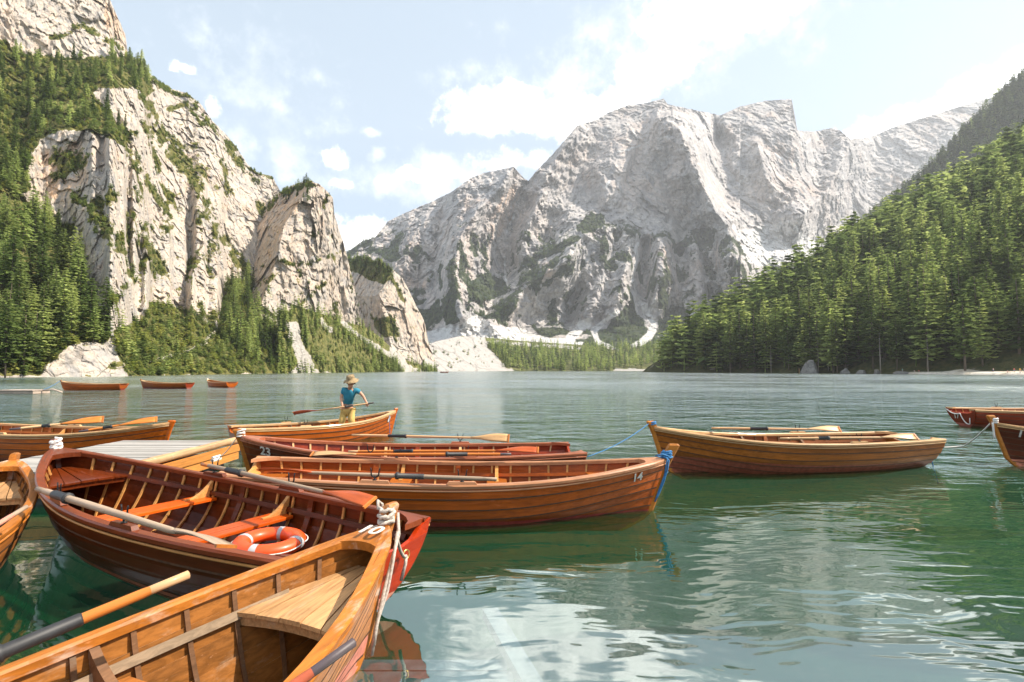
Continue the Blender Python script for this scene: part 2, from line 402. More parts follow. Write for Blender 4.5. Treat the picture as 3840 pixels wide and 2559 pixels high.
def relief(name, mat, x0, x1, nx, ny, top, Yb, Yr, rough, gden=None, ribs=(), extra=None, masks=None, zbase=-3.0, jag=2.0, back=(40, 1.0), power=1.0):
    """terrain between a shore line and a crest: rows climb from the shore to the crest, then fall away behind it"""
    xs = np.linspace(x0, x1, nx)
    tp = np.interp(xs, *zip(*top)); yb = np.interp(xs, *zip(*Yb)); yr = np.interp(xs, *zip(*Yr))
    jn = fbm(np.stack([xs / 9.0, xs * 0 + 3.1, xs * 0], -1), 4, .6); tp = tp + jn * jag
    T0 = (zbase - CAM_H) / yb; cz = (T0 * math.cos(PITCH) - math.sin(PITCH)) / (math.cos(PITCH) + T0 * math.sin(PITCH))
    pb = 1279.5 - cz * FPX
    t = np.linspace(0, 1, ny)[:, None] ** power
    kw = max(3, int(nx * 70 / (x1 - x0)) | 1); ker = np.hanning(kw + 2)[1:-1]; ker /= ker.sum()
    hw = kw // 2; pad = np.pad(tp, hw, mode='edge'); ref = np.min(np.stack([pad[k:k + nx] for k in range(kw)]), 0) - 3
    ref = np.convolve(np.pad(ref, hw, mode='edge'), ker, 'valid')
    PR = pb[None] + (ref[None] * D - pb[None]) * t; X = np.broadcast_to(xs[None], PR.shape)
    g = np.ones_like(PR) if gden is None else gden(X, PR / D)
    G = np.cumsum(g, 0); G = (G - G[:1]) / (G[-1:] - G[:1]); YR = yb[None] + (yr - yb)[None] * G
    ts = .86     # lower rows follow the smoothed crest, the last ones climb to the real one
    ref2 = np.max(np.stack([np.pad(tp, hw, mode='edge')[k:k + nx] for k in range(kw)]), 0) + 4; ref2 = np.convolve(np.pad(ref2, hw, mode='edge'), ker, 'valid'); ref2 = np.minimum(np.maximum(ref2, tp + 1), pb / D - 3); ref2 = np.maximum(ref2, tp + .5)
    PY = np.where(t < ts, pb[None] + (ref2[None] * D - pb[None]) * (t / ts), ref2[None] * D + (tp[None] - ref2[None]) * D * np.clip((t - ts) / (1 - ts), 0, 1)); Yd = PY / D
    Y = np.stack([np.interp(-PY[:, c], -PR[:, c], YR[:, c]) for c in range(nx)], 1)
    for pts, amp, wid in ribs:
        d, s = line_dist(X, Yd, pts)
        Y = Y - amp * (1.75 if abs(amp) > 105 else 1.15) * np.clip(1 - (d + 14 * fbm(np.stack([X / 42., Yd / 42., X * 0 + .5], -1), 2) + 7 * fbm(np.stack([X / 11., Yd / 11., X * 0 + 9.5], -1), 3)) / wid, 0, 1) ** 1.2
    if extra is not None: Y = Y + extra(X, Yd)
    cx = (X * D - 1920) / FPX; czz = (1279.5 - PY) / FPX
    den = math.cos(PITCH) - czz * math.sin(PITCH); kx = cx / den; kz = (math.sin(PITCH) + czz * math.cos(PITCH)) / den
    pos = lambda Y: np.stack([kx * Y, Y, CAM_H + kz * Y], -1)
    Y = Y + rough(pos(Y), X, Yd)
    P = pos(Y)
    A = {k: blur(v, 2) for k, v in (masks(X, Yd, P) if masks else {}).items()}
    last = P[-1]; rows = []
    for k in range(1, 7):
        q = last.copy(); q[:, 1] += k * back[0]; q[:, 0] *= (q[:, 1] / last[:, 1]); q[:, 2] -= k * k * back[0] * back[1] * .3 + k * back[0] * .25; rows.append(q)
    full = np.concatenate([P, np.stack(rows)], 0)
    A2 = {k: np.concatenate([v, np.repeat(v[-1:], 6, 0)], 0) for k, v in A.items()}
    o = grid_object(name, full, mat, A2)
    return o, P, X, Yd, A

def warp2(X, Y):
    q = np.stack([X / 30., Y / 30., X * 0 + .5], -1); f = np.stack([X / 7., Y / 7., X * 0 + .5], -1)
    return X + fbm(q, 2) * 13 + fbm(f, 2) * 5, Y + fbm(q + 50, 2) * 10 + fbm(f + 50, 2) * 4
def pm(X, Y, polys, wob=1.0):
    m = np.zeros(X.shape)
    if wob: X2, Y2 = warp2(X, Y); X, Y = X + (X2 - X) * wob, Y + (Y2 - Y) * wob
    for p in polys: m = np.maximum(m, poly_mask(X, Y, p))
    return m
def lm(X, Y, lines, wob=.6, gap=0.0):
    m = np.zeros(X.shape); X0, Y0 = X, Y
    if wob: X2, Y2 = warp2(X, Y); X, Y = X + (X2 - X) * wob, Y + (Y2 - Y) * wob
    for pts, w in lines: m = np.maximum(m, np.clip(1.25 - line_dist(X, Y, pts)[0] / w, 0, 1))
    if gap: m = m * np.clip(.75 + gap * fbm(np.stack([X0 / 16., Y0 / 16., X0 * 0 + 2.5], -1), 3), 0, 1)
    return m

# --- the rock wall on the left shore
CLIFF = rock_mat('pale_limestone', (.58, .49, .40), (.32, .305, .295), (.60, .41, .27), (.060, .070, .022), (.16, .145, .048), 5.0, (.2, .1, 1), .12, (.56, .50, .43), 1.0, (.52, .78), .5, crk=.5)
V1 = [(-70, 70), (0, 88), (50, 120), (100, 130), (200, 133), (292, 128), (330, 160), (352, 205), (338, 222), (300, 200), (232, 200), (212, 216), (250, 255), (285, 300), (292, 340), (240, 312), (190, 300), (130, 300), (100, 318), (75, 350), (58, 400), (70, 440), (-70, 470)]
V2 = [(-70, 440), (40, 445), (70, 470), (95, 490), (130, 540), (170, 590), (200, 650), (238, 720), (252, 770), (240, 792), (160, 795), (112, 830), (95, 862), (-70, 864)]
V4 = [(258, 762), (330, 735), (352, 690), (400, 705), (440, 722), (500, 758), (522, 640), (570, 640), (625, 660), (645, 700), (655, 760), (690, 830), (700, 858), (300, 864), (275, 820)]
BANDS = [([(265, 285), (292, 340), (312, 370), (332, 400), (347, 430), (372, 470), (392, 520)], 8), ([(340, 290), (375, 332), (402, 372), (440, 402), (457, 440), (482, 492), (502, 540), (540, 592), (562, 622)], 10),
         ([(330, 225), (362, 285), (392, 342), (422, 372), (468, 392)], 11), ([(178, 458), (222, 482), (262, 552), (282, 592)], 17), ([(322, 620), (347, 582), (332, 520)], 8), ([(445, 600), (432, 645)], 8),
         ([(120, 90), (190, 60), (250, 92), (284, 122)], 6), ([(352, 182), (392, 212), (432, 220), (480, 280), (560, 380), (622, 410)], 5), ([(390, 250), (430, 240), (470, 290)], 5), ([(250, 690), (300, 640), (290, 600)], 9)]
SCREE_L = [([(345, 832), (400, 817), (440, 802), (470, 787), (497, 757)], 3.5)]
ROCKS_L = [[(118, 862), (150, 800), (205, 780), (250, 782), (246, 850), (205, 862)]]
def cliff_g(X, Y):
    g = np.full(X.shape, .55); g = np.where(poly_mask(X, Y, V1), 3.2, g); g = np.where(poly_mask(X, Y, V2), 2.4, g); g = np.where(poly_mask(X, Y, V4), 1.6, g)
    for p, w in BANDS: g = g + 2.2 * np.clip(1 - line_dist(X, Y, p)[0] / w, 0, 1)
    return blur(g, 3)
def cliff_rough(P, X, Y):
    w = np.stack([fbm(P / 26. + 31, 3), fbm(P / 26. + 57, 3), fbm(P / 26. + 83, 3)], -1) * 3.5     # warps the cracks so that they wander
    Q = P + w
    a = fbm(Q * np.array([1 / 50., 1 / 50., 1 / 95.]), 3, .5, True) * -9
    v = facet(Q * np.array([1 / 19., 1 / 19., 1 / 34.])) * 2.5 + facet(Q * np.array([1 / 7.2, 1 / 7.2, 1 / 13.]), seed=1) * 1.5 + facet(Q * np.array([1 / 2.9, 1 / 2.9, 1 / 4.6]), seed=2) * 1.1
    f = fbm(Q * np.array([1 / 3.4, 1 / 3.4, 1 / 5.]) + 9, 3, .6) * 1.0; bl = 0
    k = fbm(P / 40. + 70, 2); led = (P[:, :, 2] + .35 * P[:, :, 0]) / 13.0 + fbm(P / 22., 3) * 2.2; led = led - np.floor(led)
    return (a + v + f + bl + (led - .5) * 1.8 * np.clip(k * 3 + .3, 0, 1)) * np.clip(P[:, :, 2] / 12 + .25, .25, 1)
def cliff_mask(X, Y, P):
    rk = pm(X, Y, ROCKS_L)
    v = np.clip(pm(X, Y, [V1, V2, V4]) * .95 + lm(X, Y, [(p, w * 1.5) for p, w in BANDS], 1.0, 2.2), 0, 1) * (1 - rk)
    n = fbm(P / 22., 4) ; patch = np.clip((n - .04) * 3.0, 0, .85) * ((Y > 300) & (X > 110))
    grey = np.clip(sst(X, 380, 470) * sst(-Y, -400, -330), 0, 1)
    return {'veg': np.clip(v + patch * (1 - rk), 0, 1), 'scree': lm(X, Y, SCREE_L), 'warm': np.clip(pm(X, Y, [[(75, 360), (190, 320), (200, 420), (120, 460)], [(235, 0), (290, 60), (292, 125), (240, 60)]]) * .8 + fbm(P / 40. + 3, 3) * .6, 0, 1) * (1 - grey)}
cliff = relief('cliff', CLIFF, -75, 655, 560, 640,
    [(-80, -130), (190, -100), (238, -30), (253, 0), (270, 40), (288, 80), (294, 126), (322, 140), (345, 172), (390, 204), (430, 214), (460, 238), (490, 280), (520, 310), (545, 340), (570, 380), (592, 398), (625, 405), (640, 432), (656, 470)],
    [(-80, 116), (0, 126), (300, 150), (500, 208), (660, 292)], [(-80, 260), (250, 330), (400, 420), (600, 470), (660, 470)],
    cliff_rough, cliff_g, masks=cliff_mask, jag=3)

# --- the split spire and the buttress behind it
def spire_edge(Y): return np.interp(Y, [410, 425, 470, 520, 580, 640, 700, 760, 860], [722, 718, 684, 652, 640, 622, 600, 590, 590])
def spire_extra(X, Y):
    e = spire_edge(Y); l = np.clip(e - X, 0, None)
    cr = ([(742, 470), (748, 540), (735, 590)], [(790, 600), (780, 660), (790, 720)], [(700, 560), (720, 640)])
    g = sum(6 * np.clip(1 - line_dist(X, Y, c)[0] / 11, 0, 1) for c in cr)
    return l * .95 + g
def rough_gen(a1, s1, a2, s2, a3, s3, led=0, ledz=10, zk=2.2):
    def f(P, X, Y):
        k = np.array([1, 1, 1 / zk]); P = P + np.stack([fbm(P / (s1 * .6) + 31, 3), fbm(P / (s1 * .6) + 57, 3), fbm(P / (s1 * .6) + 83, 3)], -1) * s1 * .12
        r = fbm(P * k / s1, 3, .5, True) * -a1 * .8 + facet(P * k / (s2 * 1.6)) * a2 * 1.7 + facet(P * k / (s2 * .6), seed=1) * a2 * .75 + facet(P / s3, seed=2) * a3 * .8 + fbm(P / s3 + 8, 3, .6) * a3 * .5
        if led:
            q = P[:, :, 2] / ledz + P[:, :, 0] / (ledz * 3) + fbm(P / (ledz * 4), 2) * 1.5; r = r + (q - np.floor(q) - .5) * led * np.clip(fbm(P / (ledz * 3) + 21, 2) * 3 + .2, 0, .8)
        return r * np.clip(P[:, :, 2] / 15 + .2, .2, 1)
    return f
def spire_mask(X, Y, P):
    v = lm(X, Y, wob=1.0, gap=1.5, lines=[([(640, 600), (700, 610), (745, 595), (790, 570)], 6), ([(600, 480), (650, 445), (715, 425)], 10), ([(745, 480), (760, 440)], 7), ([(610, 650), (650, 600)], 8), ([(690, 700), (760, 640)], 6)])
    n = fbm(P / 18., 4); return {'veg': np.clip(v + np.clip((n - .12) * 2.4, 0, .65), 0, 1), 'scree': np.zeros(X.shape), 'warm': np.clip(fbm(P / 30. + 3, 3) * .8 + .1 + .5 * (spire_edge(Y) > X), 0, 1)}
spire = relief('rock_spire', CLIFF, 556, 832, 250, 330,
    [(550, 540), (560, 522), (575, 490), (610, 470), (640, 446), (660, 432), (690, 420), (712, 415), (735, 424), (750, 438), (765, 455), (768, 490), (780, 530), (790, 560), (800, 600), (815, 660), (824, 712), (834, 760)],
    [(550, 300), (660, 352), (835, 455)], [(550, 372), (720, 398), (835, 480)], rough_gen(10, 46, 3.6, 13, 1.8, 4, 1.5, 11), extra=spire_extra, masks=spire_mask, jag=2)
def but_extra(X, Y):
    e = np.interp(Y, [590, 640, 680, 720, 800, 860], [885, 878, 868, 880, 900, 900]); return np.clip(e - X, 0, None) * 1.3
def but_mask(X, Y, P):
    v = pm(X, Y, [[(795, 590), (830, 585), (900, 608), (905, 640), (880, 660), (850, 640), (800, 625)], [(850, 730), (905, 735), (915, 775), (870, 770)]]) + lm(X, Y, [([(900, 640), (930, 690)], 7)])
    return {'veg': np.clip(v + np.clip((fbm(P / 20., 4) - .15) * 2, 0, .5), 0, 1), 'scree': lm(X, Y, [([(860, 755), (900, 800), (950, 850)], 5)]), 'warm': np.clip(fbm(P / 40. + 3, 3) * .8 + .15, 0, 1)}
buttress = relief('rock_buttress', CLIFF, 790, 1010, 200, 240,
    [(785, 605), (800, 598), (830, 594), (870, 600), (900, 618), (925, 640), (940, 668), (955, 700), (975, 738), (985, 790), (1000, 830), (1012, 850)],
    [(785, 500), (1012, 650)], [(785, 620), (900, 620), (1012, 700)], rough_gen(12, 60, 4.5, 17, 2.2, 6, 1.5, 14), extra=but_extra, masks=but_mask, jag=2.5)

# --- slope of meadow and scree below the spire
def slope_mask(X, Y, P):
    sc = pm(X, Y, [[(655, 738), (682, 742), (700, 790), (722, 846), (775, 862), (655, 862), (690, 840), (672, 790)], [(900, 790), (940, 835), (985, 862), (930, 862), (890, 815)]]) + lm(X, Y, [([(785, 742), (850, 790), (940, 845)], 6), ([(735, 735), (760, 760)], 5)])
    return {'veg': np.clip(.95 - sc, 0, 1), 'scree': np.clip(sc, 0, 1), 'warm': np.zeros(X.shape)}
SLOPE = rock_mat('grassy_slope', (.60, .52, .42), (.42, .39, .35), (.55, .42, .28), (.085, .10, .032), (.19, .175, .065), 7.0, snow=(.44, .41, .375), vauto=.2)
slope = relief('grass_slope', SLOPE, 640, 1005, 230, 150,
    [(636, 735), (680, 702), (720, 716), (760, 728), (800, 742), (840, 752), (870, 772), (900, 800), (930, 826), (985, 845), (1006, 852)],
    [(636, 282), (660, 290), (800, 375), (925, 485), (1006, 560)], [(636, 312), (700, 335), (800, 410), (925, 530), (1006, 610)], rough_gen(2, 40, 1, 12, .5, 4), masks=slope_mask, jag=2)

# --- the great limestone mountain at the head of the lake
MOUNT = rock_mat('grey_dolomite', (.50, .47, .45), (.25, .245, .255), (.55, .39, .29), (.026, .040, .024), (.058, .070, .034), 48.0, (.45, .1, 1), .018, (.58, .57, .56), 1.0, (.62, .85), .35, alt=(380, 800), bumpk=.10)
RIBS = [([(1560, 295), (1585, 350), (1600, 400), (1640, 480), (1670, 520), (1690, 570), (1700, 640)], 190, 75), ([(1525, 228), (1500, 290), (1455, 340), (1440, 390), (1420, 450)], 80, 60),
    ([(1325, 290), (1290, 345), (1245, 420), (1230, 480), (1200, 560)], 110, 60), ([(1180, 385), (1150, 430), (1100, 480), (1060, 540), (1040, 620), (1060, 720)], 170, 85),
    ([(1080, 410), (1020, 470), (960, 530), (930, 600)], 80, 50), ([(1340, 540), (1300, 600), (1220, 650), (1130, 740)], 150, 80), ([(1450, 540), (1440, 600), (1420, 680), (1410, 720)], 90, 38),
    ([(1520, 560), (1520, 640), (1500, 700)], 90, 36), ([(1600, 560), (1610, 640), (1600, 720)], 80, 40), ([(1820, 230), (1830, 300), (1860, 350)], 35, 40), ([(1955, 320), (1930, 380), (1900, 440), (1840, 500)], 130, 70),
    ([(1740, 330), (1760, 400), (1780, 440)], 80, 40), ([(1380, 400), (1400, 440), (1380, 500)], 60, 40), ([(1660, 600), (1670, 680), (1650, 740)], 70, 34), ([(1560, 600), (1572, 700)], 45, 22), ([(1390, 560), (1385, 640), (1350, 720)], 60, 32),
    ([(1210, 415), (1190, 470), (1170, 530), (1165, 640), (1110, 735)], -85, 40), ([(1650, 330), (1655, 400), (1672, 470), (1715, 560)], -104, 46), ([(1480, 560), (1475, 640), (1490, 710)], -90, 28),
    ([(1560, 580), (1565, 660), (1545, 720)], -70, 26), ([(1480, 300), (1450, 400), (1390, 480), (1330, 540)], -60, 40), ([(1640, 265), (1655, 320)], -80, 24), ([(1020, 470), (1000, 560), (1000, 680)], -60, 30), ([(1345, 560), (1330, 650), (1300, 740)], -50, 26)]
def mt_rough(P, X, Y):
    w = np.stack([fbm(P / 170. + 31, 3), fbm(P / 170. + 57, 3), fbm(P / 170. + 83, 3)], -1) * 32
    Q = P + w; k = np.array([1, 1, .55]); ti = P[:, :, 0] * .45 + P[:, :, 2]
    up = sst(-Y, -640, -420)
    r = fbm(Q * k / 260., 3, .36, True) * -52 + fbm(Q / 18. + 8, 3, .6) * 12
    r = r + facet(Q * np.array([1 / 150., 1 / 150., 1 / 230.])) * 17 + facet(Q * np.array([1 / 58., 1 / 58., 1 / 84.]), seed=1) * (7 + 9 * sst(Y, 440, 520)) + facet(Q * np.array([1 / 23., 1 / 23., 1 / 30.]), seed=2) * (7 + 5 * sst(Y, 440, 520))
    dg = Q[:, :, 0] * .8 + Q[:, :, 2] * .9; r = r + fbm(np.stack([dg / 46., Q[:, :, 1] / 200., (Q[:, :, 2] - Q[:, :, 0]) / 420.], -1), 3, .55, True) * -8   # slanting slabs
    am = np.clip(fbm(P / 300. + 12, 2) * 2.5 + .45, 0, 1)
    q = ti / 60. + fbm(Q / 150., 3) * 1.9; q = q - np.floor(q); r = r + (np.minimum(q * 1.25, (1 - q) * 5) - .5) * 6 * sst(-Y, -380, -300) * am
    q = ti / 19. + fbm(Q / 60., 2) * 1.6; q = q - np.floor(q); r = r + (q - .5) * 1.6 * am * sst(-Y, -420, -330)
    return r * np.clip((850 - Y) / 160, .05, 1)
SNOW = [([(1182, 488), (1172, 510), (1164, 535)], 4), ([(1158, 590), (1160, 620), (1166, 655)], 3.5), ([(1685, 522), (1722, 562), (1780, 582), (1852, 592)], 6), ([(1420, 350), (1445, 345), (1470, 335)], 3.5), ([(1400, 415), (1395, 430)], 4), ([(1590, 285), (1620, 292)], 2.5),
        ([(1780, 355), (1800, 365)], 3), ([(1715, 330), (1730, 338)], 2.5), ([(1850, 330), (1862, 320)], 3), ([(1990, 420), (2020, 408)], 3), ([(1520, 320), (1545, 310)], 3), ([(1700, 425), (1712, 405)], 2.5), ([(1455, 300), (1462, 320)], 3)]
SNOWP = [[(1690, 545), (1750, 520), (1812, 508), (1872, 552), (1862, 592), (1725, 578)], [(1745, 548), (1765, 520), (1808, 514), (1800, 536), (1770, 545)], [(1835, 555), (1868, 552), (1850, 572)], [(1700, 540), (1730, 530), (1745, 560), (1720, 558)]]
FAN = [[(968, 768), (1000, 760), (1060, 742), (1085, 716), (1112, 738), (1180, 754), (1260, 774), (1335, 788), (1325, 802), (1200, 792), (1130, 782), (1112, 800), (1160, 862), (960, 862), (1000, 806)], [(1700, 564), (1790, 580), (1856, 592), (1790, 614), (1720, 604)]]
GUL = [([(1418, 718), (1392, 735), (1366, 760), (1374, 785), (1404, 800)], 5), ([(1478, 702), (1502, 745), (1492, 775), (1455, 796)], 6), ([(1505, 690), (1490, 722)], 4), ([(1310, 776), (1340, 748), (1352, 742)], 8), ([(1585, 705), (1592, 725)], 5), ([(1465, 560), (1462, 600), (1450, 650)], 2.5)]
MVEG = [[(1195, 622), (1230, 588), (1260, 568), (1330, 538), (1342, 545), (1290, 578), (1232, 604)], [(1072, 700), (1076, 650), (1110, 630), (1160, 645), (1172, 662), (1125, 695)], [(962, 724), (1004, 684), (1012, 722), (985, 758)], [(1372, 788), (1400, 742), (1442, 700), (1480, 738), (1486, 780), (1450, 800), (1402, 800)],
        [(1588, 532), (1622, 515), (1645, 528), (1640, 562), (1604, 572)], [(1545, 562), (1588, 545), (1590, 562), (1550, 578)], [(1320, 515), (1372, 488), (1392, 492), (1370, 535), (1330, 530)], [(1510, 740), (1540, 700), (1580, 720), (1590, 780), (1520, 790)], [(1230, 750), (1330, 760), (1300, 770), (1240, 772)], [(1010, 690), (1040, 660), (1050, 740), (1020, 750)], [(850, 575), (905, 560), (930, 590), (905, 605)]]
def mt_mask(X, Y, P):
    sc = np.clip(pm(X, Y, FAN + SNOWP) + lm(X, Y, SNOW + [(p, w * 1.7) for p, w in GUL], .5), 0, 1)
    n = fbm(P * np.array([1, 1, .6]) / 70., 4, .6)
    lowv = np.clip((n - .01) * 7.0, 0, 1) * sst(Y, 470, 580) * 1.05 * np.where((X > 1380) & (X < 1760), 1.0, .75)
    v = np.clip(pm(X, Y, MVEG) + lowv + sst(Y, 770, 800) * .9, 0, 1) * (1 - sc)
    w = np.clip(fbm(P / 300. + 3, 3) * .7 + .05 + pm(X, Y, [[(1120, 500), (1180, 420), (1200, 440), (1150, 540), (1110, 600)]]) * .6, 0, .8)
    return {'veg': v, 'scree': sc, 'warm': w}
def mt_g(X, Y): return .5 + 2.6 * sst(Y, 720, 800) + .9 * sst(-Y, -330, -250) + 1.2 * np.exp(-((Y - 575) / 25) ** 2) * (X > 1700)
TOPM = [(790, 590), (800, 578), (830, 556), (862, 545), (890, 510), (930, 490), (1000, 460), (1040, 440), (1080, 410), (1110, 398), (1150, 390), (1180, 383), (1205, 411), (1214, 416), (1240, 385), (1270, 355), (1300, 320), (1325, 290), (1370, 275), (1400, 258), (1440, 243), (1480, 238), (1525, 227), (1535, 240), (1580, 250), (1640, 262), (1655, 266), (1700, 245), (1760, 232), (1819, 228), (1827, 270), (1832, 300), (1870, 303), (1910, 295), (1930, 300), (1955, 320), (2000, 315), (2060, 290), (2150, 262), (2255, 230), (2360, 205)]
mountain = relief('mountain', MOUNT, 792, 2330, 1080, 500, TOPM, [(790, 620), (1000, 700), (1200, 900), (1600, 950), (2340, 1300)], [(790, 1900), (1214, 2150), (1525, 2350), (1820, 2500), (2000, 2900), (2340, 3100)],
    mt_rough, mt_g, RIBS, masks=mt_mask, jag=2.6, back=(160, .8))
# --- wooded valley floor at the far end of the lake
VALLEY = rock_mat('valley_floor', (.60, .55, .48), (.42, .39, .35), (.5, .42, .3), (.075, .09, .035), (.15, .145, .06), 16.0, snow=(.40, .38, .36), vauto=.2)
def val_mask(X, Y, P):
    sc = pm(X, Y, [[(960, 770), (1115, 776), (1120, 800), (1150, 825), (1190, 862), (960, 862)], [(1420, 848), (1505, 846), (1505, 862), (1400, 862)]]) + lm(X, Y, [([(1115, 785), (1200, 792), (1330, 800)], 4), ([(1380, 790), (1420, 805)], 4)])
    return {'veg': np.clip(1 - sc, 0, 1), 'scree': np.clip(sc, 0, 1), 'warm': np.zeros(X.shape)}
valley = relief('valley_floor', VALLEY, 975, 1640, 330, 60, [(970, 800), (1000, 785), (1060, 772), (1115, 776), (1200, 784), (1320, 792), (1400, 798), (1500, 800), (1640, 790)],
    [(970, 560), (1000, 600), (1200, 800), (1520, 800), (1640, 800)], [(970, 700), (1200, 1050), (1640, 1200)], rough_gen(5, 60, 1.6, 20, 1.0, 6), masks=val_mask, jag=1.5, back=(60, 1.2))

# --- steep shaded ridge behind the wooded hill on the right
RIDGE = rock_mat('wooded_rock', (.22, .22, .20), (.13, .135, .13), (.26, .22, .18), (.040, .062, .020), (.07, .095, .03), 14.0, vauto=.35, vslope=(.3, .6))
def rid_mask(X, Y, P):
    n = fbm(P / 60., 4); rk = np.clip((n - .05) * 3, 0, 1) * sst(X - Y, 1880, 1980)
    return {'veg': np.clip(1.1 - rk * .9, 0, 1), 'scree': np.zeros(X.shape), 'warm': np.zeros(X.shape)}
def rid_extra(X, Y): return 0 * X
ridge = relief('ridge', RIDGE, 1905, 2480, 300, 300, [(1900, 575), (1935, 560), (2000, 505), (2060, 455), (2100, 425), (2150, 375), (2200, 325), (2270, 250), (2310, 215), (2352, 182), (2480, 80)],
    [(1900, 1000), (2480, 880)], [(1900, 1150), (2480, 1060)], rough_gen(26, 110, 9, 30, 3, 9, 5, 25), masks=rid_mask, jag=3, back=(60, 1.2))

# --- the wooded hill itself: a plane that rises from the shore
HILL = rock_mat('forest_floor', (.30, .26, .21), (.20, .18, .15), (.3, .24, .15), (.040, .050, .018), (.085, .080, .03), 5.0, vauto=.3)
def shore_x(y): return 255 - .34 * y
def hill_z(x, y):
    d = x - shore_x(y)
    z = np.where(d < 0, d * .25, .55 * d * np.clip(d / 14, .25, 1))
    return z - np.clip(y - 452, 0, None) * .85 - np.clip(y - 425, 0, 50) ** 2 * .004
gx, gy = np.meshgrid(np.linspace(60, 560, 220), np.linspace(130, 640, 220))
gz = hill_z(gx, gy); gp = np.stack([gx, gy, gz], -1)
gz = np.maximum(gz + (fbm(gp / 45., 4) * 5 + fbm(gp / 9., 3) * .9) * np.clip(gz / 8, 0, 1), -4)
hp = np.stack([gx, gy, gz], -1)
hill = grid_object('wooded_hill', hp, HILL, {'veg': np.clip(.75 + fbm(hp / 12., 3), 0, 1), 'scree': gx * 0, 'warm': gx * 0})
# --- gravel beach below it
BEACH = rock_mat('beach_gravel', (.62, .55, .45), (.46, .41, .34), (.55, .44, .3), (.12, .12, .05), (.2, .18, .08), 2.0, vauto=0, snow=(.7, .64, .55))
bx, by = np.meshgrid(np.linspace(158, 250, 150), np.linspace(150, 262, 150))
def beach_z(x, y):
    d = np.minimum(x - (171 + .05 * (y - 178)), (247 - y) * .8); return np.clip(d * .8, -2.5, .75) + np.clip(d - 1, 0, 60) * .035
bz = beach_z(bx, by); bz = bz + fbm(np.stack([bx, by, by * 0], -1) / 5., 3) * .16 * (bz > -1) + 1.1 * np.exp(-(((bx - 181) / 3.4) ** 2 + ((by - 214) / 6) ** 2))
beach = grid_object('beach', np.stack([bx, by, bz], -1), BEACH, {'veg': bx * 0, 'scree': np.clip(fbm(np.stack([bx, by, by * 0], -1) / 9., 2) + .5, 0, 1), 'warm': bx * 0 + .3})

# ------------------------------------------------------------ water
def make_water():
    m, t, out = new_mat('lake_water')
    P = t.add('ShaderNodeNewGeometry').outputs['Position']; s = t.add('ShaderNodeSeparateXYZ', inp={0: P})
    far = t.smooth(s.outputs[1], 7.0, 20.0)
    lane = t.noise(t.vmath('MULTIPLY', P, (.05, .11, 0)), 1.0, 3, .5)
    lane2 = t.noise(t.vmath('MULTIPLY', P, (.012, .02, 0)), 1.0, 3, .5)
    rgt = t.math('MULTIPLY', t.smooth(s.outputs[0], 3.0, 9.0), t.smooth(s.outputs[1], 7.5, 12.0))
    near_r = t.smooth(t.math('ADD', s.outputs[0], t.math('MULTIPLY', s.outputs[1], .3)), 1.2, 4.0)
    rough_f = t.math('MULTIPLY', t.math('MAXIMUM', far, rgt), t.smooth(lane, .30, .62, .5, 1.0))
    rough_f = t.math('MULTIPLY', rough_f, t.smooth(lane2, .35, .6, .6, 1.0))
    warp = t.noise(P, .9, 2, .5); wv = t.n[-1].outputs['Color']
    Q = t.vmath('ADD', P, t.vmath('MULTIPLY', t.vmath('SUBTRACT', wv, (.5, .5, .5)), (.9, .5, 0)))
    swell = t.noise(t.vmath('MULTIPLY', Q, (.50, 1.5, 0)), 1.0, 2, .45)
    rip = t.noise(t.vmath('MULTIPLY', Q, (1.7, 4.8, 0)), 1.0, 2, .5)
    chop = t.noise(t.vmath('MULTIPLY', P, (1.9, 3.2, 0)), 1.0, 4, .6, .4)
    wave = t.noise(t.vmath('MULTIPLY', P, (.55, .85, 0)), 1.0, 3, .55, .3)
    h = t.math('MULTIPLY', swell, .017)
    h = t.math('ADD', h, t.math('MULTIPLY', rip, t.math('ADD', .0035, t.math('MULTIPLY', near_r, .0085))))
    h = t.math('ADD', h, t.math('MULTIPLY', chop, t.math('MULTIPLY', rough_f, .18)))
    h = t.math('ADD', h, t.math('MULTIPLY', wave, t.math('MULTIPLY', rough_f, .60)))
    bump = t.add('ShaderNodeBump', inp={'Strength': 1.0, 'Distance': 1.0, 'Filter Width': .05, 'Height': h}).outputs[0]
    body = t.add('ShaderNodeBsdfDiffuse', inp={0: (.002, .066, .018, 1)})
    tr = t.add('ShaderNodeBsdfTransparent', inp={0: (.62, .84, .78, 1)})
    b = t.add('ShaderNodeMixShader', inp={0: .72, 1: body.outputs[0], 2: tr.outputs[0]})
    rg = t.math('ADD', .012, t.math('MULTIPLY', t.math('MULTIPLY', t.smooth(s.outputs[1], 14.0, 60.0), rough_f), .20))
    gl = t.add('ShaderNodeBsdfGlossy', inp={0: (.93, .985, .965, 1), 1: rg, 'Normal': bump})
    fr = t.add('ShaderNodeFresnel', inp={'IOR': 3.5}).outputs[0]
    fr = t.math('MULTIPLY', fr, t.math('SUBTRACT', 1.0, t.add('ShaderNodeNewGeometry').outputs['Backfacing']))   # seen from below the light passes
    mx = t.add('ShaderNodeMixShader', inp={0: fr, 1: b.outputs[0], 2: gl.outputs[0]})
    t.l.new(mx.outputs[0], out.inputs[0]); return m
WATER = make_water()
wm = MB(); wm.v = [(-900, -60, 0), (900, -60, 0), (900, 1500, 0), (-900, 1500, 0)]; wm.face([0, 1, 2, 3])
tag(wm.build('lake_water', WATER), kind='structure')
bed = plain('lakebed_silt', (.005, .034, .012), .9, .35, .4)
bm_ = MB(); bm_.v = [(-900, -60, -3.4), (900, -60, -3.4), (900, 1500, -3.4), (-900, 1500, -3.4)]; bm_.face([0, 1, 2, 3])
tag(bm_.build('lakebed', bed), kind='structure')

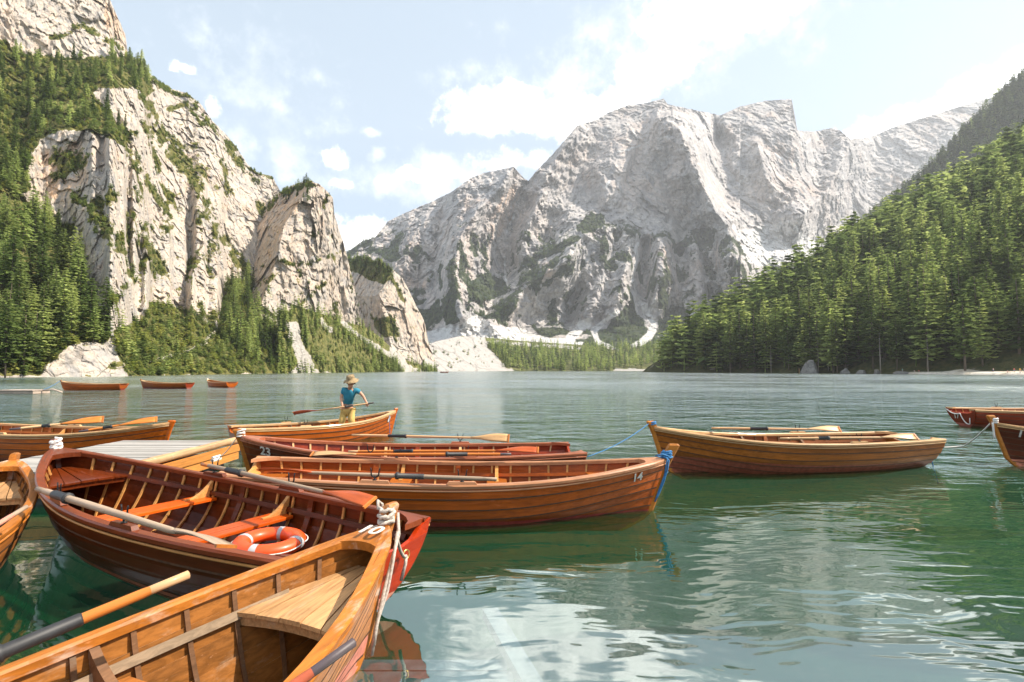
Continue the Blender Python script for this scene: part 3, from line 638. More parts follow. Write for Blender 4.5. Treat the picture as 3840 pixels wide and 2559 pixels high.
# ------------------------------------------------------------ trees
BARK = plain('bark', (.16, .12, .09), .9, .3, 3.0)
LEAF_D = leaf_mat('spruce_needles', (.07, .115, .034), (.13, .175, .05), .42)
LEAF_P = leaf_mat('larch_needles', (.26, .35, .10), (.52, .57, .20), .5)
LEAF_M = leaf_mat('pine_needles', (.12, .18, .05), (.24, .29, .09), .46)
LEAF_Y = leaf_mat('broadleaf_green', (.22, .28, .05), (.38, .37, .10), .45)
def crown_mesh(name, kind, seed, lev, nb, seg, size):
    rg = random.Random(seed); v, f = [], []
    if kind == 'spruce': Rm, z0, shape = rg.uniform(.125, .155), .10, lambda q: (1 - q) ** .8 * .97 + .03
    elif kind == 'larch': Rm, z0, shape = rg.uniform(.17, .21), .14, lambda q: max(.06, (1 - q ** 1.7)) ** .85 * (.75 + .25 * min(1, q * 5))
    elif kind == 'pine': Rm, z0, shape = rg.uniform(.20, .24), .20, lambda q: max(.05, (1 - q ** 2.4)) ** .8 * (.6 + .4 * min(1, q * 4))
    else: Rm, z0, shape = .42, .08, lambda q: max(.05, 1 - (2 * q - .9) ** 2) ** .5 if q < .95 else .1
    lean = (rg.uniform(-.02, .02), rg.uniform(-.02, .02)); a0 = rg.uniform(0, 6)
    side = [rg.uniform(.75, 1.15) for _ in range(7)]
    for i in range(lev):
        q = (i + rg.uniform(0, .6)) / lev; z = z0 + (1 - z0) * q; r = Rm * shape(q)
        n = max(3, int(nb * (.45 + .55 * r / Rm)))
        for k in range(n):
            a = a0 + i * 2.4 + k * 6.283 / n + rg.uniform(-.35, .35); L = r * rg.uniform(.62, 1.15) * side[int((a % 6.283) / 6.283 * 7) % 7]
            if rg.random() < .07: continue
            dr = rg.uniform(.25, .5) if kind == 'spruce' else rg.uniform(-.15, .3)
            for s in range(seg):
                t = (s + .65 + rg.uniform(-.2, .2)) / seg; rr = L * t
                p = Vector((math.cos(a) * rr + lean[0] * q, math.sin(a) * rr + lean[1] * q, z - dr * rr * (1 - .35 * t) + rg.uniform(-.006, .006)))
                w = size * rg.uniform(.7, 1.35) * (.6 + .55 * (1 - q))
                out = Vector((math.cos(a + rg.uniform(-.6, .6)), math.sin(a + rg.uniform(-.6, .6)), rg.uniform(-.55, .35))).normalized()
                sd = out.cross(Vector((rg.uniform(-.5, .5), rg.uniform(-.5, .5), 1))).normalized()
                b = len(v); v += [tuple(p - out * w * .5 - sd * w * .28), tuple(p - out * w * .35 + sd * w * .34), tuple(p + out * w * .75 + sd * w * .12 * rg.uniform(-1, 1)), tuple(p + out * w * .2 - sd * w * .48)]
                f.append([b, b + 1, b + 2, b + 3])
    me = bpy.data.meshes.new(name); me.from_pydata(v, [], f); me.update(); return me
def trunk_mesh(name, r=.011):
    m = MB(); m.tube([(0, 0, -.04), (0, 0, .3), (.004, 0, .7), (0, 0, .98)], [r * 1.25, r, r * .55, r * .12], 6); return m.mesh(name)
TR = trunk_mesh('trunk')
CROWN = {}
for kd, mt in (('spruce', LEAF_D), ('larch', LEAF_P), ('pine', LEAF_M)):
    CROWN[kd] = [(crown_mesh('crown_' + kd, kd, 10 + 7 * i + len(kd), 24, 9, 4, .050), mt) for i in range(4)]
LOW = {}
for kd, mt in (('spruce', LEAF_D), ('larch', LEAF_P), ('pine', LEAF_M), ('bush', LEAF_M), ('leafy', LEAF_Y), ('scrub', LEAF_D)):
    c = bpy.data.collections.new('source_' + kd)
    for i in range(3):
        me = crown_mesh('small_' + kd, 'bush' if kd in ('bush', 'leafy', 'scrub') else kd, 60 + i * 5 + len(kd), 9 if kd not in ('bush', 'leafy', 'scrub') else 6, 6, 2, .115 if kd not in ('bush', 'leafy', 'scrub') else .26)
        if kd not in ('bush', 'leafy', 'scrub'):
            bm = bmesh.new(); bm.from_mesh(me)
            g = bmesh.ops.create_cone(bm, cap_ends=False, segments=5, radius1=.013, radius2=.002, depth=1.0, matrix=Matrix.Translation((0, 0, .46))); bm.to_mesh(me); bm.free()
        me.materials.append(mt); c.objects.link(bpy.data.objects.new('small_' + kd, me))
    LOW[kd] = c
def scatter(name, pts, scl, kinds, label, cat, wide=1.0):
    """one object: many small plants, set out by geometry nodes; nobody could count them"""
    pts = np.asarray(pts, np.float32); n = len(pts)
    me = bpy.data.meshes.new(name); me.vertices.add(n); me.vertices.foreach_set('co', pts.reshape(-1))
    for k, a in (('scl', scl), ('rz', RNG.uniform(0, 6.28, n)), ('wd', RNG.uniform(.8, 1.25, n) * wide)):
        me.attributes.new(k, 'FLOAT', 'POINT').data.foreach_set('value', np.asarray(a, np.float32))
    me.attributes.new('kd', 'INT', 'POINT').data.foreach_set('value', RNG.integers(0, 3, n).astype(np.int32))
    me.attributes.new('sp', 'INT', 'POINT').data.foreach_set('value', RNG.choice(len(kinds), n, p=[k[1] for k in kinds]).astype(np.int32))
    me.update(); o = bpy.data.objects.new(name, me); COL.objects.link(o)
    ng = bpy.data.node_groups.new(name, 'GeometryNodeTree')
    ng.interface.new_socket('Geometry', in_out='INPUT', socket_type='NodeSocketGeometry'); ng.interface.new_socket('Geometry', in_out='OUTPUT', socket_type='NodeSocketGeometry')
    N, Lk = ng.nodes, ng.links; gi = N.new('NodeGroupInput'); go = N.new('NodeGroupOutput'); join = N.new('GeometryNodeJoinGeometry')
    def attr(nm, ty):
        a = N.new('GeometryNodeInputNamedAttribute'); a.data_type = ty; a.inputs['Name'].default_value = nm; return a.outputs['Attribute']
    for i, (kd, _) in enumerate(kinds):
        ip = N.new('GeometryNodeInstanceOnPoints'); ci = N.new('GeometryNodeCollectionInfo'); ci.inputs['Collection'].default_value = LOW[kd]
        ci.inputs['Separate Children'].default_value = True; ci.inputs['Reset Children'].default_value = True
        cmp_ = N.new('FunctionNodeCompare'); cmp_.data_type = 'INT'; cmp_.operation = 'EQUAL'; Lk.new(attr('sp', 'INT'), cmp_.inputs[2]); cmp_.inputs[3].default_value = i
        Lk.new(gi.outputs[0], ip.inputs['Points']); Lk.new(ci.outputs[0], ip.inputs['Instance']); Lk.new(cmp_.outputs[0], ip.inputs['Selection'])
        ip.inputs['Pick Instance'].default_value = True; Lk.new(attr('kd', 'INT'), ip.inputs['Instance Index'])
        rot = N.new('ShaderNodeCombineXYZ'); Lk.new(attr('rz', 'FLOAT'), rot.inputs[2]); Lk.new(rot.outputs[0], ip.inputs['Rotation'])
        sc_ = N.new('ShaderNodeCombineXYZ'); ml = N.new('ShaderNodeMath'); ml.operation = 'MULTIPLY'; Lk.new(attr('scl', 'FLOAT'), ml.inputs[0]); Lk.new(attr('wd', 'FLOAT'), ml.inputs[1])
        Lk.new(ml.outputs[0], sc_.inputs[0]); Lk.new(ml.outputs[0], sc_.inputs[1]); Lk.new(attr('scl', 'FLOAT'), sc_.inputs[2]); Lk.new(sc_.outputs[0], ip.inputs['Scale'])
        Lk.new(ip.outputs[0], join.inputs[0])
    Lk.new(join.outputs[0], go.inputs[0])
    md = o.modifiers.new('plants', 'NODES'); md.node_group = ng
    return tag(o, label, cat, kind='stuff')
def tree(name, kd, loc, h, label, group=None, wide=1.0):
    t = thing(name, label, 'tree', loc, random.uniform(0, 6.28), group)
    t.scale = (h * wide, h * wide, h)
    me, mt = random.choice(CROWN[kd])
    mesh_obj('trunk', TR, BARK, t); mesh_obj('crown', me, mt, t); return t
def project(p):
    dz = p[2] - CAM_H; fy = p[1] * math.cos(PITCH) + dz * math.sin(PITCH); up = -p[1] * math.sin(PITCH) + dz * math.cos(PITCH)
    return (1920 + FPX * p[0] / fy) / D, (1279.5 - FPX * up / fy) / D

# right-hand hill: one big list, the trees that show largest become objects of their own
cand = []
y = 165.0
while y < 474:
    x = shore_x(y) + 1.5
    while x < min(560, y * 1.02 + 20):
        px_, py_ = x + RNG.uniform(-3., 3.), y + RNG.uniform(-3., 3.)
        edge = px_ - shore_x(py_)
        if 1920 + FPX * px_ / py_ > 2478 and edge > .8 and not (py_ < 232 and edge < 9):
            zz = float(hill_z(np.array(px_), np.array(py_)))
            h = (14 + 24 * RNG.random() ** .75) * (.72 if edge < 7 and RNG.random() < .5 else 1)
            kd = RNG.choice(['larch', 'pine', 'spruce'], p=[.46, .34, .20])
            cand.append((px_, py_, zz - .3, h, kd))
        x += 7.7
    y += 7.7
def vis(c):
    a = project((c[0], c[1], c[2] + c[3])); return -80 < a[0] < 2400
cand = [c for c in cand if vis(c)]
cand.sort(key=lambda c: -c[3] / c[1])
KIND_R = {'larch': ('pale_conifer', 'pale light green feathery conifer', 'pale conifers'), 'pine': ('pine_tree', 'broad mid green pine', 'mid green pines'), 'spruce': ('spruce_tree', 'narrow dark green spruce', 'dark spruces')}
def zone(c):
    """where on the right-hand shore a tree stands, as one would point it out"""
    ed = c[0] - shore_x(c[1]); px = 1920 + FPX * c[0] / c[1]
    if ed < 12: return 'at the water, lake-end tip of the right forest' if px < 2700 else 'at the water left of the big grey boulder' if px < 3030 else 'on the bank between big boulder and beach' if px < 3370 else 'in the edge of the wood behind the beach'
    if ed < 45: return 'on the lower right slope above the boulder' if px < 3150 else 'on the lower right slope above the beach'
    return 'high on the right slope, lake-end half' if px < 3150 else 'high on the right slope towards the picture edge'
NR = 145
for c in cand[:NR]:
    nm, lb, gr = KIND_R[c[4]]; zn = zone(c); lb, gr = lb + ' ' + zn, gr + ' ' + zn; tree(nm, c[4], c[:3], c[3], lb, gr, RNG.uniform(.85, 1.45))
SNAG = plain('dead_wood', (.34, .29, .25), .9, .25, 2.0)
for k, px in enumerate((2890, 3068, 3105, 3300, 3478)):
    cc = (px - 1920) / FPX; Y = 255 / (cc + .34) + 2.5 + 1.5 * (k % 3); t_ = thing('dead_tree', 'bare grey dead trunk in the front of the right forest', 'dead tree', (cc * Y, Y, float(hill_z(np.array(cc * Y), np.array(Y))) - .3), k * 1.3, 'dead trunks in the front of the right forest')
    t_.scale = (17 + 3 * (k % 2),) * 3; mesh_obj('trunk', TR, SNAG, t_)
    m = MB()
    for j in range(9):
        a_ = j * 2.4; z_ = .3 + j * .07; m.tube([(0, 0, z_), (.07 * math.cos(a_) * (1.2 - z_), .07 * math.sin(a_) * (1.2 - z_), z_ - .015)], [.003, .001], 4)
    o_ = m.build('dead_branches', SNAG, t_); o_['kind'] = 'stuff'
rest = cand[NR:]
scatter('forest', [c[:3] for c in rest], [c[3] for c in rest], [('larch', .42), ('pine', .30), ('spruce', .28)], 'dense conifer forest climbing the right-hand slope behind the front trees', 'forest', 1.25)
# trees named one by one on that shore
def shore_pt(px, back=2.0):
    c = (px - 1920) / FPX; Y = 255 / (c + .34) + back; return (c * Y, Y, float(hill_z(np.array(c * Y), np.array(Y))) - .2)
tree('pine_tree', 'pine', (.8485 * 211, 211, 1.2), 31, 'tall open pine standing alone at the back of the gravel beach', None, 1.05)
tree('pale_conifer', 'larch', shore_pt(3020, 5), 30, 'bright yellow-green conifer at the water just behind the big grey boulder', None, 1.3)
tree('bare_trunk_pine', 'pine', shore_pt(3138, 3), 34, 'pine with a long pale bare trunk beside the big grey boulder', None, .9)

def pick(rel, cond, n, spread=None):
    """n points of a relief where cond holds, nearest first"""
    o, P, X, Yd, A = rel
    idx = np.argwhere(cond(X, Yd, A)); 
    if len(idx) == 0: return []
    w = P[idx[:, 0], idx[:, 1], 1] ** 2
    sel = RNG.choice(len(idx), min(n * 6, len(idx)), replace=False, p=w / w.sum()); out = []
    for s in sel:
        p = P[idx[s, 0], idx[s, 1]]
        if spread and any((p[0] - q[0]) ** 2 + (p[1] - q[1]) ** 2 + (p[2] - q[2]) ** 2 < spread ** 2 for q in out): continue
        out.append(p)
        if len(out) >= n: break
    return out
def grow(rel, cond, n, hs, kinds, name, label, group, spread, wide=1.0):
    for p in pick(rel, cond, n, spread):
        kd = RNG.choice([k[0] for k in kinds], p=[k[1] for k in kinds])
        tree(name, kd, (p[0], p[1], p[2] - .4), RNG.uniform(*hs), label, group, wide)
inp = lambda poly: (lambda X, Y, A: poly_mask(X, Y, poly) & (X > -15) & (A['veg'] > .5))
grow(cliff, lambda X, Y, A: poly_mask(X, Y, V2) & (X > -15) & (Y > 505) & (Y < 690), 30, (13, 21), [('pine', .35), ('larch', .25), ('spruce', .4)], 'spruce_tree', 'tall conifer high in the wood on the steep left bank', 'conifers high on the left bank', 2.6, 1.0)
grow(cliff, lambda X, Y, A: poly_mask(X, Y, V2) & (X > -15) & (X < 110) & (Y >= 690), 16, (13, 20), [('pine', .35), ('larch', .25), ('spruce', .4)], 'spruce_tree', 'tall conifer just above the water at the left picture edge', 'waterside conifers at the left edge', 2.6, 1.0)
grow(cliff, lambda X, Y, A: poly_mask(X, Y, V2) & (X >= 110) & (Y >= 690), 14, (12, 19), [('pine', .35), ('larch', .25), ('spruce', .4)], 'spruce_tree', 'conifer standing over the pale rock at the left shore', 'conifers over the pale shore rock', 2.6, 1.0)
grow(cliff, lambda X, Y, A: poly_mask(X, Y, V1) & (X > -15) & (Y > 130), 40, (9, 15), [('pine', .4), ('larch', .2), ('spruce', .4)], 'ledge_conifer', 'conifer on the high forested ledge of the left cliff', 'conifers on the high ledge of the left cliff', 4.0, .95)
COLT = [(512, 700), (525, 645), (580, 640), (630, 665), (650, 720), (690, 832), (690, 850), (520, 852)]
grow(cliff, lambda X, Y, A: poly_mask(X, Y, COLT) & (Y > 668), 60, (15, 23), [('pine', .2), ('larch', .45), ('spruce', .35)], 'shore_conifer', 'slim conifer in the tall stand below the cleft left of the scree gully', 'slim conifers below the cleft', 2.6, .85)
# the small growth of every slope: one object each
def sc_pts(rel, cond, n):
    o, P, X, Yd, A = rel; idx = np.argwhere(cond(X, Yd, A)); s = idx[RNG.integers(0, len(idx), n)]
    return P[s[:, 0], s[:, 1]] + np.c_[RNG.normal(0, .3, n), RNG.normal(0, .3, n), np.zeros(n)]
p = sc_pts(cliff, lambda X, Y, A: (A['veg'] > .45) & ~poly_mask(X, Y, V2), 5200); scatter('cliff_shrubs', p, RNG.uniform(.9, 2.6, len(p)), [('bush', .8), ('leafy', .2)], 'low shrubs growing on the ledges of the left cliff', 'shrubs')
p = sc_pts(cliff, lambda X, Y, A: poly_mask(X, Y, V2) | (poly_mask(X, Y, V1) & (Y > 110)), 420); scatter('ledge_forest', p, RNG.uniform(4.5, 9, len(p)), [('pine', .4), ('spruce', .4), ('larch', .2)], 'smaller conifers filling the forest on the left cliff', 'forest')
p = sc_pts(cliff, lambda X, Y, A: (poly_mask(X, Y, V4) | (poly_mask(X, Y, V2) & (Y > 780))) & (A['scree'] < .2), 800); scatter('shore_bushes', p, RNG.uniform(1.2, 3.6, len(p)), [('bush', .45), ('leafy', .55)], 'bright green bushes along the left shore below the cliff', 'bushes')
p = sc_pts(cliff, lambda X, Y, A: poly_mask(X, Y, V4) & (A['scree'] < .2), 70); scatter('shore_saplings', p, RNG.uniform(4, 9, len(p)), [('larch', .5), ('spruce', .5)], 'young conifers among the bushes of the left shore', 'forest')
p = sc_pts(spire, lambda X, Y, A: (A['veg'] > .4), 420); scatter('spire_shrubs', p, RNG.uniform(1.0, 3.2, len(p)), [('bush', .8), ('leafy', .2)], 'shrubs on the ledges of the pale rock spire', 'shrubs')
p = sc_pts(spire, lambda X, Y, A: (Y < 470) & (X < 715) & (X > 595), 34); scatter('spire_trees', p, RNG.uniform(4, 8, len(p)), [('spruce', .6), ('pine', .4)], 'small conifers along the sloping top of the rock spire', 'trees')
p = sc_pts(buttress, lambda X, Y, A: (A['veg'] > .4), 520); scatter('buttress_growth', p, RNG.uniform(1.6, 5.0, len(p)), [('bush', .6), ('spruce', .3), ('leafy', .1)], 'shrubs and small conifers on the low rock buttress', 'shrubs')
p = sc_pts(buttress, lambda X, Y, A: (Y < 625), 60); scatter('buttress_trees', p, RNG.uniform(6, 12, len(p)), [('spruce', .6), ('larch', .4)], 'conifers crowning the low rock buttress', 'trees')
p = sc_pts(slope, lambda X, Y, A: (A['scree'] < .25) & ~poly_mask(X, Y, [(700, 790), (745, 775), (870, 832), (840, 842), (730, 835)]), 420); scatter('slope_trees', p, RNG.uniform(6, 11, len(p)), [('larch', .6), ('spruce', .25), ('pine', .15)], 'conifers on the grassy slope under the rock spire', 'trees', .9)
p = sc_pts(slope, lambda X, Y, A: (A['scree'] < .25), 900); scatter('slope_bushes', p, RNG.uniform(1.0, 2.6, len(p)), [('bush', .6), ('leafy', .4)], 'bushes on the grassy slope under the rock spire', 'bushes')
p = sc_pts(valley, lambda X, Y, A: (A['scree'] < .2) & (X > 1110) & (Y > 800), 900); scatter('valley_forest', p, RNG.uniform(14, 24, len(p)), [('larch', .55), ('spruce', .3), ('pine', .15)], 'pale conifer forest along the far end of the lake', 'forest', .85)
p = sc_pts(valley, lambda X, Y, A: (A['scree'] < .6) & (X < 1170) & (Y > 785), 150); scatter('scree_trees', p, RNG.uniform(8, 15, len(p)), [('larch', .6), ('spruce', .4)], 'scattered conifers on the white gravel fan', 'trees', .85)
p = sc_pts(valley, lambda X, Y, A: (X < 1200) & (Y > 780), 60); scatter('fan_scrub', p, RNG.uniform(1.5, 5, len(p)), [('bush', .8), ('leafy', .2)], 'low scrub dotted over the white gravel fan', 'shrubs')
p = sc_pts(mountain, lambda X, Y, A: (A['veg'] > .5) & (Y > 480), 6500); scatter('dwarf_pines', p, RNG.uniform(5, 13, len(p)), [('scrub', .7), ('spruce', .3)], 'dark dwarf pines on the lower flanks of the great mountain', 'shrubs')
p = sc_pts(ridge, lambda X, Y, A: (A['veg'] > .4), 7500); scatter('ridge_forest', p, RNG.uniform(15, 30, len(p)), [('spruce', .6), ('pine', .3), ('larch', .1)], 'dark shaded conifer forest on the steep ridge behind', 'forest', 1.05)
tp_ = at_y(322 * D, 150 * D, 330); tree('spruce_tree', 'spruce', tp_, 5.5, 'single thin spruce on the skyline of the left cliff', None, .8)

# ------------------------------------------------------------ the air between here and the mountain
hz, ht, ho = new_mat('air')
hv = ht.add('ShaderNodeVolumePrincipled'); hv.inputs['Color'].default_value = (.90, .94, 1.0, 1); hv.inputs['Density'].default_value = HAZE; hv.inputs['Anisotropy'].default_value = .25
ht.l.new(hv.outputs[0], ho.inputs['Volume'])
m = MB(); m.box((0, 1650, 900), (5600, 4400, 1812)); o = m.build('haze', hz); tag(o, kind='stuff'); tag(o, 'thin pale air filling the valley', 'haze')

# ------------------------------------------------------------ rowing boats: one hull shape, parts shared as mesh data
BL = 5.3; HB, WT, ZM, ZT, ZB, UM, PW, QW = 1.54, 1.2, .53, .565, .78, .43, 2.25, .84
def sm1(x, a, b):
    t = min(1, max(0, (x - a) / (b - a))); return t * t * (3 - 2 * t)
def halfb(u):
    if u < UM: b = WT / 2 + (HB - WT) / 2 * math.sin(math.pi / 2 * u / UM)
    else: b = HB / 2 * max(0, 1 - ((u - UM) / (1 - UM)) ** PW) ** QW
    return b + .03 * min(1, max(0, (u - .9) / .1))
def sheer(u):
    return ZM + ((ZT - ZM) * ((.42 - u) / .42) ** 2 if u < .42 else (ZB - ZM) * ((u - .42) / .58) ** 2.2)
def stem_in(z): return .25 * (ZB - z) / ZB + .30 * min(1, max(0, (.16 - z) / .30)) ** 2
def hull(u, s, side=1, off=0.0):
    """point on the outside of the hull: u stern to bow, s keel to sheer, pushed outwards by off"""
    def base(u, s):
        hb, zs = halfb(u), sheer(u); zk = -.15 + .11 * (max(0, .4 - u) / .4) ** 2
        th = s * math.pi / 2; w = sm1(u, .55, 1.0); ws = sm1(-u, -.34, 0)
        ym = .82 * math.sin(th) ** .72 + .18 * s if s > 0 else 0
        ys = (.35 * math.sin(th) ** 1.6 + .65 * math.sin(th) ** .95) if s > 0 else 0
        y = (1 - w) * ((1 - ws) * ym + ws * ys) + w * s ** .92
        z = (1 - w) * (1 - math.cos(th)) ** 1.02 + w * s
        Z = zk + (zs - zk) * z; x = -BL / 2 + BL * u
        x -= sm1(u, .68, 1.0) ** 1.3 * stem_in(Z); x += .15 * (1 - z) * sm1(-u, -.22, 0)
        return Vector((x, max(hb * y, .022), Z))
    p = base(u, s)
    if off:
        e = 1e-3; a = base(min(1, u + e), s) - base(max(0, u - e), s); b = base(u, min(1, s + e)) - base(u, max(0, s - e))
        n = b.cross(a)
        if n.y < 0: n = -n
        if n.length > 0: p = p + n.normalized() * off
    if side < 0: p.y = -p.y
    return p
def s_at(u, z):
    lo, hi = 0.0, 1.0
    for _ in range(24):
        m = (lo + hi) / 2
        if hull(u, m).z < z: lo = m
        else: hi = m
    return (lo + hi) / 2
def y_in(u, z): return hull(u, s_at(u, z), 1, -.03).y
def u_of(x): return (x + BL / 2) / BL
US = [i / 26 for i in range(26)] + [.985, 1.0]
LIB = {}
def plank_mesh(k, side, n=8):
    a, b = k / n, (k + 1) / n; m = MB(); rings = []
    lo = max(.0, a - (.018 if k else 0))
    for u in US:
        t = .026 * (1 - .75 * sm1(u, .9, 1))
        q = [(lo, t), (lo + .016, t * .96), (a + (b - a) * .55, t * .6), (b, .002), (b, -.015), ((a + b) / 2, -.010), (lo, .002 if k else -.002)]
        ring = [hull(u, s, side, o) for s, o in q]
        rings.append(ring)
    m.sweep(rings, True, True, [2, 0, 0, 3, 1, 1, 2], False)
    return m.mesh('plank')
for k in range(8):
    for sd in (1, -1): LIB['plank', k, sd] = plank_mesh(k, sd)
def rail_mesh(side):
    m = MB(); rings = []
    for u in [0.0] + US[1:]:
        p = hull(u, 1, side); t = hull(min(1, u + .01), 1, side) - hull(max(0, u - .01), 1, side); t.z = 0; t.normalize()
        o = Vector((t.y, -t.x, 0)) * (-side) ; o = o if o.y * side > 0 or abs(t.y) > .9 else -o
        wi = .050 + .02 * sm1(u, .8, 1)
        z = p.z
        f = 1 - sm1(u, .97, 1.0) * .6
        rings.append([p + o * .026 * f + Vector((0, 0, -.026)), p + o * .030 * f + Vector((0, 0, .004)), p + o * .018 * f + Vector((0, 0, .020)), p - o * (wi - .01) * f + Vector((0, 0, .022)), p - o * wi * f + Vector((0, 0, .010)), p - o * wi * f + Vector((0, 0, -.030))])
    m.sweep(rings, True, True, 0, False); return m.mesh('gunwale')
def rub_mesh(side):
    m = MB(); m.tube([hull(u, .955, side, .02) for u in US], .011, 6, True); return m.mesh('rubbing_strip')
for sd in (1, -1): LIB['rail', sd] = rail_mesh(sd); LIB['rub', sd] = rub_mesh(sd)
def stem_mesh(head):
    m = MB(); rings = []
    zs = [-.15, -.08, 0, .12, .3, .5, .66, ZB, ZB + (head - ZB) * .55, head - .02, head]
    for z in zs:
        x = BL / 2 - stem_in(z) + (.0 if z < ZB else (z - ZB) * .18); w = .026 if z < ZB else .034; d = .07 if z < ZB else .085
        if z == head: w, d = .020, .055
        b = -.055 if z >= ZB else -.03
        rings.append([Vector((x + b, -w, z)), Vector((x + d - .02, -w, z + .0)), Vector((x + d, -w * .55, z)), Vector((x + d, w * .55, z)), Vector((x + d - .02, w, z)), Vector((x + b, w, z))])
    m.sweep(rings, True, True, 0, False); return m.mesh('stem')
def transom_mesh():
    m = MB(); ss = [i / 10 for i in range(11)]; out = []
    right = [hull(0, s, 1, .004) for s in ss]; left = [hull(0, s, -1, .004) for s in ss]
    top = []
    hb = right[-1].y
    for k in range(1, 12):
        y = hb * (1 - 2 * k / 12); q = abs(y) / hb; top.append(Vector((-BL / 2 + .02, y, ZT - .135 * (1 - sm1(q, .55, .98)))))
    right[-1].z += .02; left[-1].z += .02
    ring = right[1:] + top + left[1:][::-1] + [Vector((right[0].x, 0, right[0].z))]
    m.sweep([[p + Vector((-.016, 0, 0)) for p in ring], [p + Vector((.022, 0, 0)) for p in ring]], True, True, 0, False); return m.mesh('transom')
LIB['transom'] = transom_mesh()
def rib_mesh(u, side, w=.013, d=.016, s0=.10, s1=.985):
    m = MB(); rings = []; du = w / BL
    for i in range(9):
        s = s0 + (s1 - s0) * i / 8; a, b = hull(u - du, s, side, -.013), hull(u + du, s, side, -.013); c, e = hull(u + du, s, side, -.013 - d), hull(u - du, s, side, -.013 - d)
        rings.append([a, b, c, e])
    m.sweep(rings, True, True, 0, False); return m.mesh('rib')
RIBU = [.055 + i * .0485 for i in range(19)]
for i, u in enumerate(RIBU):
    for sd in (1, -1): LIB['rib', i, sd] = rib_mesh(u, sd)
FRU = (.29, .50)
for i, u in enumerate(FRU):
    for sd in (1, -1): LIB['frame', i, sd] = rib_mesh(u, sd, .035, .03, .25, .985)
def riser_mesh(side, s=.70):
    m = MB(); rings = []
    for i in range(19):
        u = .03 + .86 * i / 18; z = sheer(u) - .19; s = s_at(u, z); s2 = s_at(u, z + .045)
        rings.append([hull(u, s, side, -.029), hull(u, s2, side, -.029), hull(u, s2, side, -.045), hull(u, s, side, -.045)])
    m.sweep(rings, True, True, 0, False); return m.mesh('riser')
for sd in (1, -1): LIB['riser', sd] = riser_mesh(sd)
THU = (.36, .60)
def thwart_mesh(u, w=.27):
    z = sheer(u) - .20; m = MB(); rings = []
    x = -BL / 2 + BL * u
    for k in range(5):
        f = -1 + k / 2.0; row = []
        y0 = y_in(u - w / 2 / BL, z) - .004; y1 = y_in(u + w / 2 / BL, z) - .004
        dz = -.0
        row = [Vector((x - w / 2, f * y0, z - .028)), Vector((x + w / 2, f * y1, z - .028)), Vector((x + w / 2, f * y1, z - .006)), Vector((x + w / 2 - .008, f * y1, z)), Vector((x - w / 2 + .008, f * y0, z)), Vector((x - w / 2, f * y0, z - .006))]
        rings.append(row)
    m.sweep(rings, True, True, 0, False); return m.mesh('thwart')
def knee_mesh(u, side):
    z = sheer(u) - .20; m = MB(); h = sheer(u) - .022 - z; prof = []
    for i in range(8):
        a = i / 7; prof.append((a * .26, 1 - math.sqrt(max(0, 1 - (1 - a) ** 2)) if False else (1 - a) ** 2.1))
    rings = []
    for dx in (-.022, .022):
        uu = u + dx / BL; x = -BL / 2 + BL * uu; ring = []
        for yy, hh in prof: ring.append(Vector((x, side * (y_in(uu, z + max(.01, hh * h)) - yy), z + max(.012, hh * h))))
        ring.append(Vector((x, side * (y_in(uu, z) - .26), z + .001)))
        ring.append(Vector((x, side * (y_in(uu, z + .003) + .0), z + .001)))
        ring.append(Vector((x, side * (y_in(uu, z + h * .5)), z + h * .5)))
        rings.append(ring)
    m.sweep(rings, True, True, 0, False); return m.mesh('knee')
# bow seat: planks that fan towards the stem; the front edge is concave
ZS = .51
def bow_plank(j, n=5):
    m = MB(); rings = []
    u0, u1 = .82, .965
    for i in range(9):
        u = u0 + (u1 - u0) * i / 8; yh = y_in(u, ZS) - .006; a, b = -1 + 2 * j / n, -1 + 2 * (j + 1) / n
        bump = .0025 * ((j * 7) % 3 - 1)
        def pt(f, z, u=u, yh=yh):
            x = -BL / 2 + BL * u - .25 * 0
            if i == 0: x += .05 * (1 - f * f) 
            xx = x if i == 0 else max(x, -BL / 2 + BL * u0 + .05 * (1 - f * f) + .01 * i)
            return Vector((xx, f * yh, z + .07 * (u - u0) / (u1 - u0)))
        g = .004 / max(yh, .02)
        rings.append([pt(a + g, ZS - .022), pt(b - g, ZS - .022), pt(b - g, ZS + bump), pt(a + g, ZS + bump)])
    m.sweep(rings, True, True, 0, False); return m.mesh('seat_plank')
for j in range(5): LIB['bowseat', j] = bow_plank(j)
def seat_beam():
    m = MB(); u = .825; yh = y_in(u, ZS - .05) - .005; rings = []
    for k in range(9):
        f = -1 + k / 4; x = -BL / 2 + BL * u + .05 * (1 - f * f)
        rings.append([Vector((x, f * yh, ZS - .075)), Vector((x + .025, f * yh, ZS - .075)), Vector((x + .025, f * yh, ZS - .024)), Vector((x, f * yh, ZS - .024))])
    m.sweep(rings, True, True, 0, False); return m.mesh('seat_beam')
LIB['seatbeam'] = seat_beam()
def stern_plank(j, n=4):
    m = MB(); z = .36; x0 = -BL / 2 + .07; rings = []
    for k in range(7):
        f = -1 + k / 3; w = .085; x = x0 + j * .09
        y0, y1 = y_in(u_of(x), z) - .006, y_in(u_of(x + w), z) - .006
        rings.append([Vector((x, f * y0, z - .02)), Vector((x + w, f * y1, z - .02)), Vector((x + w, f * y1, z)), Vector((x, f * y0, z))])
    m.sweep(rings, True, True, 0, False); return m.mesh('seat_plank')
for j in range(4): LIB['sternseat', j] = stern_plank(j)
